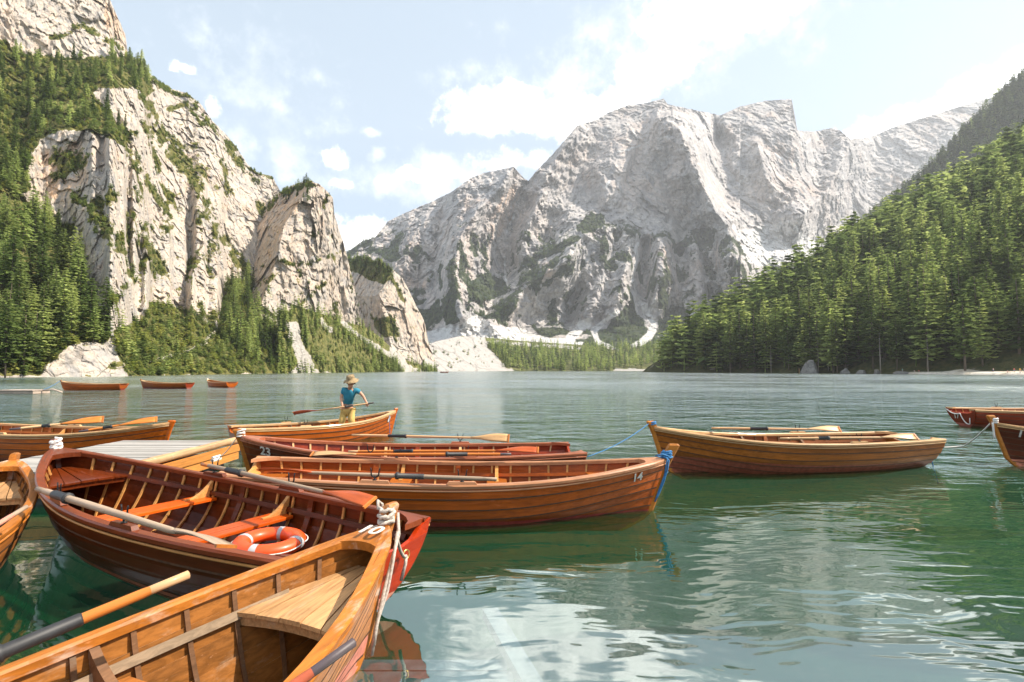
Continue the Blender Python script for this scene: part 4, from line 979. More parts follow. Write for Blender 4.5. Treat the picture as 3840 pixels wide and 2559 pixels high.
def floor_mesh(j):
    m = MB(); rings = []; y = (-.30, -.15, 0, .15, .30)[j]
    a, b = (-1.9 + abs(y) * 1.2, 1.45 - abs(y) * 2.0)
    for x in np.linspace(a, b, 8):
        z = .0 + .30 * max(0, x - .9) ** 2 * .25 + abs(y) * .06
        rings.append([Vector((x, y - .066, z - .012)), Vector((x, y + .066, z - .012)), Vector((x, y + .066, z + .006)), Vector((x, y - .066, z + .006))])
    m.sweep(rings, True, True, 0, False); return m.mesh('floorboard')
for j in range(5): LIB['floor', j] = floor_mesh(j)
def breasthook():
    m = MB(); u0 = .905; a = []
    side = [hull(u, 1, 1) for u in (u0, .93, .95, .97, .985, .998)]
    pts = [(p.x, p.y - .02 * (1 - i / 6), p.z) for i, p in enumerate(side)]
    arc = []
    y0 = side[0].y - .045
    for k in range(13):
        f = -1 + k / 6; x = -BL / 2 + BL * u0 + (.26) * math.sqrt(max(0, 1 - f * f)) * .9
        arc.append((x, f * y0, sheer(u_of(x)) ))
    ring = [Vector(p) for p in pts] + [Vector((p[0], -p[1], p[2])) for p in pts[::-1]] + [Vector(p) for p in arc]
    m.sweep([[p + Vector((0, 0, -.028)) for p in ring], [p + Vector((0, 0, .0245)) for p in ring]], True, False, 0, False)
    n = len(ring); b = 0
    # caps as strips between the outline and the arc
    o = pts + [(p[0], -p[1], p[2]) for p in pts[::-1]]
    for lev in (0, 1):
        for i in range(11):
            p_, q_ = i, i + 1; r_, s_ = 12 + 12 - i - 0, 12 + 12 - i - 1
            m.face([lev * n + p_, lev * n + q_, lev * n + s_, lev * n + r_], 0)
    return m.mesh('breasthook')
LIB['hook'] = breasthook()
def quarter_knee(side):
    m = MB(); z = ZT + .005; c = hull(0, 1, side); y = c.y
    s = side; poly = [(c.x + .02, y - s * .02), (c.x + .30, hull(.057, 1, side).y - s * .045), (c.x + .16, y - s * .09), (c.x + .07, y - s * .17), (c.x + .02, y - s * .26)]
    m.prism(poly if s > 0 else poly[::-1], z - .03, z + .014); return m.mesh('quarter_knee')
for sd in (1, -1): LIB['qknee', sd] = quarter_knee(sd)
def lock_block():
    m = MB(); m.box((0, 0, 0), (.34, .055, .032), taper=.86); return m.mesh('lock_block')
LIB['block'] = lock_block()
def oarlock():
    m = MB(); pts = []
    for k in range(13):
        a = math.pi * (1.0 + k / 12.0); pts.append((.042 * math.cos(a), 0, .075 + .048 * math.sin(a)))
    pts = [(-.052, 0, .135), (-.044, 0, .11)] + pts + [(.044, 0, .11), (.052, 0, .135)]
    m.tube(pts, [.006] * 2 + [.008] * 13 + [.006] * 2, 6); m.tube([(0, 0, -.05), (0, 0, .03)], .009, 6); m.tube([(0, 0, -.002), (0, 0, .006)], .024, 8); return m.mesh('oarlock')
LIB['lock'] = oarlock()
LAP_SHADE = plain('painted_lap_shadow', (.075, .032, .013), .8, .3, 20)  # lap joint strip, coloured dark to paint in the shadow line under each plank
IRON = plain('black_iron', (.018, .018, .020), .45, .2, 30, .6)
BRASS = plain('brass', (.75, .48, .16), .3, .15, 20, 1.0)
NUMP = plain('faded_number_paint', (.60, .56, .50), .7, .25, 30)
WHITEP = plain('white_paint', (.74, .71, .66), .6, .06, 20)
def on_hull(u, s, side): 
    p = hull(u, s, side, .017); a = (hull(u + .01, s, side) - hull(u - .01, s, side)).normalized(); b = (hull(u, s + .03, side) - hull(u, s - .03, side)).normalized()
    n = a.cross(b).normalized()
    if n.y * side < 0: n = -n
    return p, a, b, n
def lettering(txt, size, name, mat, parent, pos, right, up, nrm):
    cu = bpy.data.curves.new(name, 'FONT'); cu.body = txt; cu.size = size; cu.extrude = .0012; cu.align_x = 'CENTER'; cu.align_y = 'CENTER'; cu.offset = size * .022
    o = bpy.data.objects.new(name, cu); COL.objects.link(o)
    dg = bpy.context.evaluated_depsgraph_get(); me = bpy.data.meshes.new_from_object(o.evaluated_get(dg)); bpy.data.objects.remove(o)
    up = (up - right * up.dot(right)).normalized(); nrm = right.cross(up)
    me.transform(Matrix(((right.x, up.x, nrm.x, pos.x), (right.y, up.y, nrm.y, pos.y), (right.z, up.z, nrm.z, pos.z), (0, 0, 0, 1))))
    me.materials.clear(); return mesh_obj(name, me, mat, parent)

STEMS = {}
def build_boat(name, label, pose, hullw, innerw, ribw, railw, thw, stemw, transw, number=None, detail=3, head=.9, locks=((.33, 1), (.33, -1)), seatw=None, floor=True, thu=THU, riserw=None, edgew=None, rubw=None, group='wooden rowing boats on the lake', wrap=None):
    X, Y, ang, pitch, sc, dz = pose
    b = thing(name, label, 'rowing boat', (X, Y, dz), ang, group)
    b.rotation_euler = (0, -pitch, ang); b.scale = (sc, sc, 1)
    for k in range(8):
        for sd in (1, -1): mesh_obj('plank', LIB['plank', k, sd], [hullw, innerw, LAP_SHADE, edgew or innerw], b)
    for sd in (1, -1):
        mesh_obj('gunwale', LIB['rail', sd], railw, b)
        if detail > 1: mesh_obj('rubbing_strip', LIB['rub', sd], rubw or railw, b); mesh_obj('riser', LIB['riser', sd], riserw or innerw, b); mesh_obj('quarter_knee', LIB['qknee', sd], railw, b)
    key = round(head, 3)
    if key not in STEMS: STEMS[key] = stem_mesh(head)
    mesh_obj('stem', STEMS[key], stemw, b); mesh_obj('transom', LIB['transom'], transw, b); mesh_obj('breasthook', LIB['hook'], railw, b)
    for u in thu:
        if ('thwart', u) not in LIB:
            LIB['thwart', u] = thwart_mesh(u)
            for sd in (1, -1): LIB['knee', u, sd] = knee_mesh(u, sd)
        t = mesh_obj('thwart', LIB['thwart', u], thw, b)
        if detail > 1:
            for sd in (1, -1): mesh_obj('knee', LIB['knee', u, sd], ribw if ribw is not None else thw, t)
    if detail > 1:
        for i in range(len(RIBU)):
            for sd in (1, -1): mesh_obj('rib', LIB['rib', i, sd], ribw, b)
        for i in range(2):
            for sd in (1, -1): mesh_obj('frame', LIB['frame', i, sd], riserw or innerw, b)
        st = mesh_obj('bow_seat', LIB['seatbeam'], seatw or thw, b)
        for j in range(5): mesh_obj('plank', LIB['bowseat', j], seatw or thw, st)
        for j in range(4): mesh_obj('seat_plank', LIB['sternseat', j], seatw or thw, b)
        if floor:
            for j in range(5): mesh_obj('floorboard', LIB['floor', j], innerw, b)
        for u, sd in locks:
            p = hull(u, 1, sd); bl = mesh_obj('oarlock_block', LIB['block'], railw, b); bl.location = (p.x, p.y - sd * .012, p.z + .038)
            t = hull(u + .02, 1, sd) - hull(u - .02, 1, sd); bl.rotation_euler = (0, 0, math.atan2(t.y, t.x))
            lk = mesh_obj('oarlock', LIB['lock'], IRON, bl); lk.location = (0, 0, .018)
    if number:
        for (txt, where, side, size) in number:
            if where == 'bow':
                p, a, u_, n = on_hull(.945 if txt == '19' else .925, .87, side); r = a if side < 0 else -a
                r = (r - Vector((0, 0, 0))).normalized(); lettering(txt, size, 'number', NUMP, b, p + n * .016, r, u_, n)
            elif where == 'transom':
                lettering(txt, size, 'number', NUMP, b, Vector((-BL / 2 + .02, side * .20, .31)), Vector((0, -1, 0)), Vector((-.15, 0, 1)).normalized(), None)
            else:
                lettering(txt, size, 'number', NUMP, b, Vector((BL / 2 - .17, 0, ZB + .0265)), Vector((0, -1, 0)), Vector((1, 0, .09)).normalized(), None)
    bpy.context.view_layer.update()
    return b
def bw(b, v):   # a point of the boat in the world
    X, Y, Z = b.location; M = Matrix.Translation(b.location) @ b.rotation_euler.to_matrix().to_4x4() @ Matrix.Diagonal((*b.scale, 1)); return M @ Vector(v)

HONEY = wood('honey_ash', (.62, .36, .15), .7); PALE = wood('pale_varnished_ash', (.66, .46, .27), .72, .4); DARKRIB = wood('dark_oak', (.20, .12, .07), .6, .6, .05, weather=.2, wcol=(.3, .24, .18))
MAHO = wood('dark_mahogany', (.115, .036, .013), .6, .35, .5, paint=((.52, .18, .11), .07, .02)); MAHO_IN = wood('mahogany_inside', (.150, .044, .013), .6, .32, .4)
MAHO_RAIL = wood('mahogany_rail', (.21, .070, .030), .6, .38, .5); CHERRY = wood('cherry_seat', (.70, .18, .028), .7, .3, .7, axis=1); REDT = wood('red_transom', (.52, .085, .020), .8, .35, .6, axis=1, paint=((.62, .26, .18), .075, 0))
TEAK = wood('brown_teak', (.47, .155, .032), .6, .32, .6, paint=((.30, .045, .035), .085, .02)); TEAK_IN = wood('teak_inside', (.42, .135, .03), .6, .4, .3); TEAK_RAIL = wood('teak_rail', (.62, .36, .22), .7, .38, .5)
PINKRAIL = wood('rose_rail', (.44, .20, .12), .7, .3, .7); ROSE_IN = wood('rose_inside', (.36, .095, .045), .65, .35, .6); OCHRE = wood('ochre_stem', (.48, .23, .06), .7, .4, .4)
ORANGE = wood('orange_pine', (.62, .205, .034), .55, .35, .55, paint=((.42, .10, .05), .05, 0)); ORANGE_IN = wood('orange_inside', (.44, .18, .05), .6, .4, .3)
OLIVE = wood('olive_brown_oak', (.40, .175, .048), .5, .42, .35, weather=.12, wcol=(.16, .09, .03), paint=((.24, .066, .036), .16, .055)); OLIVE_IN = wood('oak_inside', (.36, .17, .08), .6, .45, .2)
OLD = wood('worn_larch', (.46, .22, .08), .5, .45, .25, weather=.18, wcol=(.55, .45, .34)); OLD_IN = wood('worn_inside', (.36, .18, .06), .5, .5, .10, weather=.22, wcol=(.44, .34, .24)); GREYW = wood('greyed_batten', (.42, .33, .24), .6, .7, 0); OLD_RAIL = wood('worn_rail', (.50, .23, .06), .6, .45, .25, weather=.32, wcol=(.60, .50, .41))
OLD_SEAT = wood('bleached_pine_seat', (.62, .41, .23), .5, .5, .1, weather=.2, wcol=(.52, .40, .28)); GREYOAR = wood('grey_worn_oar', (.40, .32, .25), .7, .5, .1, axis=0)
SALMON = wood('salmon_old_paint', (.60, .33, .17), .55, .45, .3, weather=.3, wcol=(.6, .36, .26), paint=((.58, .21, .15), .12, .02))
CRIM = wood('crimson_mahogany', (.34, .075, .022), .6, .35, .5, paint=((.40, .11, .08), .10, .0))

BRIGHT = wood('bright_orange_hull', (.70, .22, .05), .7, .4, .3)
BOATS = {}
BOATS['red'] = build_boat('rowing_boat', 'dark mahogany boat holding an orange life ring, bright red transom', (-3.428 * .95, 5.479 * .95, 2.613, .006, .995, .070), MAHO, MAHO_IN, HONEY, MAHO_RAIL, CHERRY, MAHO_RAIL, REDT, locks=((.36, 1), (.36, -1), (.60, 1), (.60, -1)), head=.90, seatw=MAHO_IN, rubw=HONEY, edgew=MAHO_RAIL)
BOATS['14'] = build_boat('rowing_boat', 'brown boat numbered 14 with a blue rope round its stem', (-.708 * 1.05, 6.613 * 1.05, .055, -.034, 1.035, -.032), TEAK, TEAK_IN, HONEY, TEAK_RAIL, ORANGE_IN, OCHRE, HONEY, [('14', 'bow', -1, .155)], head=.985, locks=((.34, 1), (.34, -1), (.52, -1)))
BOATS['23'] = build_boat('rowing_boat', 'dark boat numbered 23 with a rose red inside and ochre stem', (-1.54, 8.61, 3.285, .012, .995, -.005), MAHO, ROSE_IN, PALE, PINKRAIL, TEAK_IN, OCHRE, ROSE_IN, [('23', 'bow', 1, .19)], head=.90, locks=((.36, 1), (.36, -1), (.62, 1)))
BOATS['man'] = build_boat('rowing_boat', 'orange brown boat in which the man in the blue shirt stands', (-4.847, 13.789, .776, -.013, .80, -.088), ORANGE, ORANGE_IN, DARKRIB, PALE, ORANGE_IN, ORANGE, TEAK, head=.86)
BOATS['brown'] = build_boat('rowing_boat', 'olive brown boat with scuffed planks floating alone, roped at both ends', (5.215, 10.088, 3.317, .009, 1.029, -.004), OLIVE, OLIVE_IN, DARKRIB, PALE, ORANGE_IN, OCHRE, OLIVE, head=.90, locks=((.36, 1), (.36, -1)))
BOATS['10'] = build_boat('rowing_boat', 'weathered boat numbered 10 with a fan-shaped plank bow seat, closest to the camera', (-1.878 * .94, 1.485 * .94, 1.182, -.019, .905, .040), SALMON, OLD_IN, DARKRIB, OLD_RAIL, OLD, OLD_RAIL, OLD, [('10', 'hook', 1, .19)], head=.93, seatw=OLD_SEAT, locks=((.42, 1), (.42, -1)), thu=(.40, .70), riserw=GREYW, edgew=GREYW)
BOATS['19'] = build_boat('rowing_boat', 'dark boat numbered 19 with an ochre stem, cut off by the picture edge', (11.899, 10.009, 3.031, .004, .999, .01), MAHO, ROSE_IN, PALE, PALE, TEAK_IN, OCHRE, MAHO, [('19', 'bow', 1, .20)], head=.94)
BOATS['17'] = build_boat('rowing_boat', 'reddish brown boat with 17 painted on its transom', (17.306, 17.414, -.049, 0, .999, -.009), CRIM, CRIM, HONEY, PALE, TEAK_IN, CRIM, CRIM, [('17', 'transom', 1, .22)], head=.9)
BOATS['lor'] = build_boat('rowing_boat', 'honey orange boat beyond the floating dock with two oars shipped', (-9.55, 11.35, -.182, -.010, 1.012, 0), ORANGE, ORANGE_IN, HONEY, PALE, HONEY, ORANGE, ORANGE, head=.84, locks=((.40, 1), (.40, -1)))
BOATS['lsm'] = build_boat('rowing_boat', 'light worn boat cut off by the picture edge beside the mahogany boat', (-4.766, 4.008, 2.02, -.010, .999, -.008), OLD, OLD_IN, DARKRIB, OLD_RAIL, OLD, OLD_RAIL, OLD, head=.874, seatw=OLD_SEAT)
far = at_z(347, 1462, 0); BOATS['fa'] = build_boat('rowing_boat', 'distant moored brown boat tied to the small pale raft', (far.x, far.y, math.pi + .05, .0, 1.06, 0), BRIGHT, TEAK_IN, HONEY, PALE, ORANGE, OCHRE, TEAK, detail=1, group='boats moored far out near the left shore')
far = at_z(620, 1457, 0); BOATS['fb'] = build_boat('rowing_boat', 'distant moored dark brown boat, middle of the three far out', (far.x, far.y, math.pi - .12, .0, 1.0, 0), TEAK, TEAK_IN, HONEY, PALE, ORANGE, OCHRE, CRIM, detail=1, group='boats moored far out near the left shore')
far = at_z(823, 1452, 0); BOATS['fc'] = build_boat('rowing_boat', 'distant moored bright orange boat, nearest to mid lake of the three', (far.x, far.y, math.pi - .62, .0, 1.0, 0), BRIGHT, ORANGE_IN, HONEY, PALE, ORANGE, ORANGE, ORANGE, detail=1, group='boats moored far out near the left shore')
far = at_z(1666, 1398.5, 0); BOATS['fd'] = build_boat('rowing_boat', 'tiny rowing boat with two people far away before the gravel fan', (far.x, far.y, .1, 0, 1.0, 0), CRIM, TEAK_IN, HONEY, OCHRE, TEAK_IN, CRIM, CRIM, detail=1)

# ------------------------------------------------------------ oars
LEATHER = plain('black_sleeve', (.020, .020, .022), .55, .25, 25); GRIP = plain('dark_grip', (.075, .055, .06), .5, .2, 12)
OARW = wood('varnished_oar', (.60, .27, .085), .75, .33, .6); OARP = wood('pale_oar', (.68, .48, .30), .75, .4, .3); OARR = wood('red_oar_blade', (.50, .16, .06), .7, .35, .5)
def oar(label, hand, tip, shaft, bladem, roll=0.0, sleeve=(.26, .40), gripm=None, r=.021, blade=.62, bend=0.0, sleeve_r=1.3, group='oars lying in the boats'):
    hand, tip = Vector(hand), Vector(tip); L = (tip - hand).length; ax = (tip - hand).normalized()
    t = thing('oar', label, 'oar', hand, 0, group)
    side = Vector((0, 0, 1)).cross(ax).normalized(); up = ax.cross(side)
    M = Matrix((ax, side, up)).transposed() @ Matrix.Rotation(roll, 3, 'X'); t.rotation_euler = M.to_euler()
    m = MB(); bl = L - blade
    m.tube([(.0, 0, 0), (.02, 0, 0), (.14, 0, 0), (.18, 0, 0), (L * .35, 0, 0), (bl, 0, -bend * .2), (bl + .06, 0, -bend * .3)], [r * .72, r * .8, r * .82, r * .98, r * 1.05, r * .8, r * .5], 10); m.build('shaft', shaft, t)
    g = MB(); g.tube([(-.004, 0, 0), (.0, 0, 0), (.15, 0, 0), (.153, 0, 0)], [r * .5, r * .86, r * .88, r * .8], 10); g.build('grip', gripm or shaft, t)
    s = MB(); s.tube([(L * sleeve[0], 0, 0), (L * sleeve[0] + .01, 0, 0), (L * sleeve[1] - .035, 0, 0), (L * sleeve[1] - .03, 0, 0), (L * sleeve[1], 0, 0), (L * sleeve[1] + .004, 0, 0)], [r * 1.02, r * sleeve_r, r * sleeve_r, r * sleeve_r * 1.3, r * sleeve_r * 1.3, r], 12); s.build('sleeve', LEATHER, t)
    b = MB(); rings = []
    for i in range(11):
        q = i / 10; w = .020 + .052 * sm1(q, .0, .75); h = .014 * (1 - q) + .006; x = bl + .0 + blade * q; z = -bend * (q ** 1.5) - .0 + .02 * math.sin(q * 3.1) * (1 if bend == 0 else .3)
        if i == 10: w *= .97
        rings.append([Vector((x, -w, z + .012 * q)), Vector((x, -w * .5, z + h * .5)), Vector((x, 0, z + h)), Vector((x, w * .5, z + h * .5)), Vector((x, w, z + .012 * q)), Vector((x, w * .5, z - h * .5)), Vector((x, 0, z - h)), Vector((x, -w * .5, z - h * .5))])
    b.sweep(rings, True, True, 0, True); bo = b.build('blade', bladem, t)
    e = MB(); e.box((L + .008, 0, .006 - bend), (.022, .142, .020)); e.build('blade_edge', OARW, bo)
    return t
def ip(px, py, z): return at_z(px, py, z)
oar('grey weathered oar resting on the near gunwale of the mahogany boat', ip(141, 1835, .76), ip(844, 2052, .72), GREYOAR, GREYOAR, -.30, (.12, .22), None, .028)
oar('oar lying across the far gunwale of the mahogany boat, reddish blade', ip(758, 1741, .78), ip(1386, 1886, .75), GREYOAR, OARR, .45, (.19, .30), OARW, .024)
oar('oar along the near gunwale of boat 14, blade towards its stern', ip(1862, 1798, .60), ip(978, 1767, .66), GREYOAR, OARR, .35, (.30, .42), None, .024)
oar('oar with a whitish blade on the near gunwale of boat 23', ip(1916, 1704, .63), ip(1172, 1705, .64), OARW, PALE, -.3, (.22, .33), GRIP, .022)
oar('short oar lying inside boat 23 beside the near one', ip(1307, 1694, .60), ip(2016, 1690, .66), OARW, OARR, .5, (.25, .35), OARP, .020)
oar('oar on the far gunwale of boat 23, pale blade reaching past the side', ip(1320, 1632, .72), ip(1906, 1645, .72), OARP, PALE, 1.05, (.24, .36), None, .020)
h_, e_ = ip(707, 2155, .89), ip(0, 2450, .77); oar('thick varnished oar of boat 10 with a long black sleeve, handle over the water', h_, h_ + (e_ - h_) * 2.6, OARW, OARP, 0, (.235, .40), OARP, .0225, .6, 0, 1.2)
h_, e_ = ip(1328, 2408, .89), ip(1120, 2559, .82); oar('varnished oar with a dark purple grip at the near side of boat 10', h_, h_ + (e_ - h_).normalized() * 2.1, ORANGE, OARP, 0, (.30, .40), GRIP, .0185)
oar('far oar of the honey orange boat by the dock', ip(37, 1611, .80), ip(385, 1574, .92), OARP, OARW, .9, (.33, .42), GRIP, .022)
oar('near oar of the honey orange boat by the dock', ip(296, 1619, .66), ip(586, 1574, .84), OARW, OARW, .8, (.30, .42), GRIP, .022)
oar('far oar of the olive brown boat', ip(2669, 1606, .70), ip(3147, 1611, .68), OARP, OARP, .8, (.30, .44), None, .022)
oar('near oar of the olive brown boat', ip(2926, 1645, .66), ip(3434, 1640, .68), OARP, OARP, .7, (.28, .36), None, .022)
h_, e_ = ip(99, 1901, .75), ip(0, 1962, .70); oar('red varnished oar with a grey grip in the worn boat at the picture edge', h_, h_ + (e_ - h_).normalized() * 2.3, REDT, OARW, 0, (.3, .4), GREYOAR, .019)

p, a_, u_, n_ = on_hull(.935, .84, -1); m = MB(); M3 = Matrix((a_, u_, n_)).transposed()
m.sweep([[p + M3 @ Vector((.055 * math.cos(q), .085 * math.sin(q), h)) for q in [2 * math.pi * k / 18 for k in range(18)]] for h in (.012, .018)]); m.build('oval_mark', WHITEP, BOATS['man'])
# ------------------------------------------------------------ life ring
RING = plain('orange_plastic', (.80, .075, .006), .42, .06, 8, 0, .0, .12); TAPE = plain('silver_tape', (.42, .41, .42), .35, .1, 30); CORD = plain('white_cord', (.74, .70, .64), .8, .12, 60, 0, .002)
c = at_z(1010, 2034, .36)
lr = thing('life_ring', 'orange life ring with silver bands lying in the mahogany boat', 'life ring', c); lr.scale = (.93, .93, .93); lr.rotation_euler = (R(2), R(1), R(12))
m = MB(); MAJ, MI = .240, .072
rings = [[Vector(((MAJ + MI * 1.08 * math.cos(q)) * math.cos(a), (MAJ + MI * 1.08 * math.cos(q)) * math.sin(a), MI * .85 * math.sin(q))) for q in [2 * math.pi * j / 14 for j in range(14)]] for a in [2 * math.pi * i / 48 for i in range(49)]]
m.sweep(rings, True, False, 0, True); m.build('ring', RING, lr)
for k in range(4):
    m = MB(); a0 = k * math.pi / 2 + 1.30; k2 = 1.012
    m.sweep([[Vector(((MAJ + MI * 1.08 * k2 * math.cos(q)) * math.cos(a), (MAJ + MI * 1.08 * k2 * math.cos(q)) * math.sin(a), MI * .87 * k2 * math.sin(q))) for q in [2 * math.pi * j / 14 for j in range(14)]] for a in [a0 + .042 * i - .105 for i in range(6)]], True, False, 0, True); m.build('reflective_band', TAPE, lr)
for k in range(4):
    m = MB(); a0 = k * math.pi / 2 + 1.30; rr = MAJ + MI * 1.14
    m.tube([((rr + .012 * math.sin(math.pi * i / 12)) * math.cos(a0 + .1 + i / 12 * 1.37), (rr + .012 * math.sin(math.pi * i / 12)) * math.sin(a0 + .1 + i / 12 * 1.37), .01 - .012 * math.sin(math.pi * i / 12)) for i in range(13)], .0055, 6); m.build('grab_cord', CORD, lr)

# ------------------------------------------------------------ ropes
WHITE_R = plain('white_rope', (.72, .68, .64), .85, .18, 70, 0, .003); BLUE_R = plain('blue_rope', (.03, .17, .38), .7, .25, 70, 0, .003); GREY_R = plain('grey_worn_rope', (.50, .43, .37), .9, .25, 60, 0, .003)
def sag(a, b, s, n=14): return [Vector(a).lerp(Vector(b), i / n) - Vector((0, 0, s * 4 * (i / n) * (1 - i / n))) for i in range(n + 1)]
def wrapped(b, zs, turns, rad, rr, zstep=.018, messy=.006, seed=1, x0=None):
    rg = random.Random(seed); pts = []; n = turns * 12; zc = zs
    for i in range(n + 1):
        a = i / 12 * 2 * math.pi; x = BL / 2 + .012 + (zc - ZB) * .18
        pts.append(bw(b, (x + (rad + .014) * math.cos(a) + rg.uniform(-messy, messy), (rad) * math.sin(a) + rg.uniform(-messy, messy), zc + zstep * i / 12 + .014 * math.sin(a * .5 + seed) + rg.uniform(-messy, messy))))
    return pts
def rope(label, parts, mat, name='mooring_rope'):
    """parts: list of (points, radius); each strand a part of the rope"""
    t = thing(name, label, 'rope', parts[0][0][0])
    for i, (pts, r) in enumerate(parts):
        m = MB(); m.tube([Vector(p) - t.location for p in pts], r, 7); m.build('coil' if i == 0 else 'strand', mat, t)
    return t
B = BOATS
st = lambda k, z, dx=.0, dy=.0: bw(B[k], (BL / 2 + .012 + dx + (z - ZB) * .18, dy, z))
# boat 23: white wrap, line to the dock
rope('white rope round the stem of boat 23 leading to the dock cleat', [(wrapped(B['23'], .795, 4, .040, .013, .022, .007, 3), .013), (sag(st('23', .80, .03, .03), at_z(812, 1722, .40), .05), .007)], WHITE_R)
rope('blue rope wound round the stem of boat 14, ends hanging down', [(wrapped(B['14'], .80, 6, .046, .013, .014, .010, 5), .0135), ([st('14', .82, -.06, -.05), st('14', .80, -.02, -.09), st('14', .72, -.02, -.085), st('14', .60, -.01, -.075), st('14', .44, -.03, -.06), st('14', .30, -.05, -.055), st('14', .24, -.06, -.06)], .0105), ([st('14', .83, -.04, -.05), st('14', .78, .0, -.09), st('14', .66, .01, -.08), st('14', .50, .0, -.065), st('14', .33, -.03, -.055), st('14', .245, -.06, -.06)], .0105), ([st('14', .82, .03, -.04), st('14', .86, -.10, -.10), st('14', .83, -.17, -.06), st('14', .81, -.08, -.03)], .010)], BLUE_R)
q = bw(B['23'], (-BL / 2 - .02, .15, .46)); rope('blue rope from the olive brown boat to the stern of boat 23', [(wrapped(B['brown'], .83, 4, .040, .012, .016, .006, 7), .012), (sag(st('brown', .86, .05, 0), at_z(2203, 1713, .50), .06, 20), .0075)], BLUE_R)
rope('white rope from the stem of boat 19 to the stern of the olive brown boat', [(wrapped(B['19'], .80, 5, .042, .014, .018, .008, 9), .016), (sag(st('19', .82, .06, .03), at_z(3612, 1674, .24), .04, 10) + sag(at_z(3612, 1674, .24), bw(B['brown'], (-BL / 2 - .01, -.45, .30)), .03, 8)[1:], .013), (sag(st('19', .80, .06, .04), st('19', .50, .10, .05), -.0, 6), .017)], WHITE_R)
tA = bw(B['17'], (-BL / 2 - .02, .55, .52)); tB = bw(B['17'], (-BL / 2 - .03, -.02, .42)); tC = bw(B['17'], (-BL / 2 + .02, -.34, .10)); tD = bw(B['17'], (-BL / 2 - .02, -.40, .30))
rope('white rope looped across the transom of boat 17', [(sag(tA, tB, .07, 8) + sag(tB, tC, .10, 10)[1:] + sag(tC, tD, .05, 6)[1:], .016)], WHITE_R)
rope('white rope knotted round the stem of the mahogany boat', [(wrapped(B['red'], .775, 5, .046, .014, .024, .009, 11), .017), (sag(st('red', .80, .05, -.02), bw(B['red'], (BL / 2 + .9, -.5, .50)), .06, 8), .010)], WHITE_R)
ringp = bw(B['red'], (-BL / 2 - .03, -.30, .37)); w10 = st('10', .80, .07, -.03)
rope('worn grey rope knotted round the stem of boat 10, tied to the red transom', [(wrapped(B['10'], .80, 5, .045, .014, .020, .011, 13), .0135), ([st('10', .90, -.05, .05), st('10', .95, -.03, .075), st('10', .92, .02, .07), st('10', .84, .03, .05)], .011), (sag(st('10', .72, .09, -.04), ringp, .05, 12), .012), ([st('10', .86, .09, -.03), st('10', .72, .10, -.055), st('10', .52, .02, -.06), st('10', .40, -.02, -.06), st('10', .22, -.08, -.07), st('10', .06, -.10, -.07)], .012), ([st('10', .74, .09, -.05), st('10', .56, .03, -.075), st('10', .40, .0, -.075), st('10', .24, -.06, -.06), st('10', .12, -.10, -.08)], .011), ([ringp, ringp + Vector((.0, -.02, -.05)), ringp + Vector((-.03, -.03, -.17))], .013)], GREY_R)
m = MB(); m.tube([(.0, .035 * math.cos(a), .035 * math.sin(a)) for a in [2 * math.pi * i / 16 for i in range(17)]], .006, 8, True, False); o = m.build('mooring_ring', BRASS, B['red']); o.location = (-BL / 2 - .03, -.30, .38)
rope('dark blue cord hanging over the bow of the boat with the standing man', [(sag(bw(B['man'], (BL / 2 - .42, -.30, .70)), bw(B['man'], (BL / 2 - .38, -.30, .12)), 0, 8), .007), (sag(st('man', .70, .07, -.01), st('man', .25, .05, -.02), 0, 5), .006)], BLUE_R)
rope('blue rope hanging from the stern of the olive brown boat into the water', [(sag(bw(B['brown'], (-BL / 2 + .02, .3, .34)), bw(B['brown'], (-BL / 2 - .12, .34, -.3)), 0, 8), .010)], BLUE_R)
b_ = B['fa']; rope('thin rope from the far brown boat to the pale raft', [(sag(st('fa', .84, .05, 0), at_z(150, 1466, .2), .1, 8), .02)], BLUE_R)

# ------------------------------------------------------------ floating dock, raft, sunken staging
DECK = wood('grey_deck_boards', (.38, .365, .345), .78, .8, 0, axis=0); LOG = wood('peeled_log', (.46, .33, .21), .6, .7, 0, weather=.2, axis=1); SIDEB = wood('orange_side_board', (.62, .33, .12), .6, .6, .1, axis=1)
dk = thing('floating_dock', 'grey planked floating dock with a log along its edge', 'dock', (-6.4, 8.7, 0))
DX0, DX1, DY0, DY1, DZ = -7.5, -5.28, 7.2, 10.40, .47
n = 22; w = (DY1 - DY0) / n
for i in range(n):
    m = MB(); m.box((0, 0, 0), (DX1 - DX0 - .12 + RNG.uniform(-.01, .01), w - .010, .036)); o = m.build('plank', DECK, dk); o.location = ((DX0 + DX1) / 2 - .06 + 6.4, DY0 + w * (i + .5) - 8.7, DZ - .018 + RNG.uniform(-.003, .003))
m = MB(); m.tube([(DX1 - .055 + .006 * math.sin(i * 1.7) + 6.4, DY0 + (DY1 - DY0 + .05) * i / 12 - 8.7, DZ + .005) for i in range(13)], [.062 + .004 * math.sin(i * 2.3) for i in range(13)], 12); m.build('edge_log', LOG, dk)
for (z0, z1, xx) in ((.27, .40, .0), (.12, .255, -.02)):
    m = MB(); m.box((DX1 + xx + 6.4, (DY0 + DY1) / 2 - 8.7, (z0 + z1) / 2), (.045, DY1 - DY0, z1 - z0)); m.build('side_board', SIDEB, dk)
    m = MB(); m.box(((DX0 + DX1) / 2 + 6.4, DY0 + .02 - 8.7, (z0 + z1) / 2), (DX1 - DX0 - .1, .045, z1 - z0)); m.build('side_board', SIDEB, dk)
FLOAT = plain('dark_float', (.05, .05, .05), .6, .2, 4)
for yy in (7.7, 8.8, 9.9):
    m = MB(); m.box((-.0, yy - 8.7, .05), (1.9, .7, .36), taper=.95); m.build('float', FLOAT, dk)
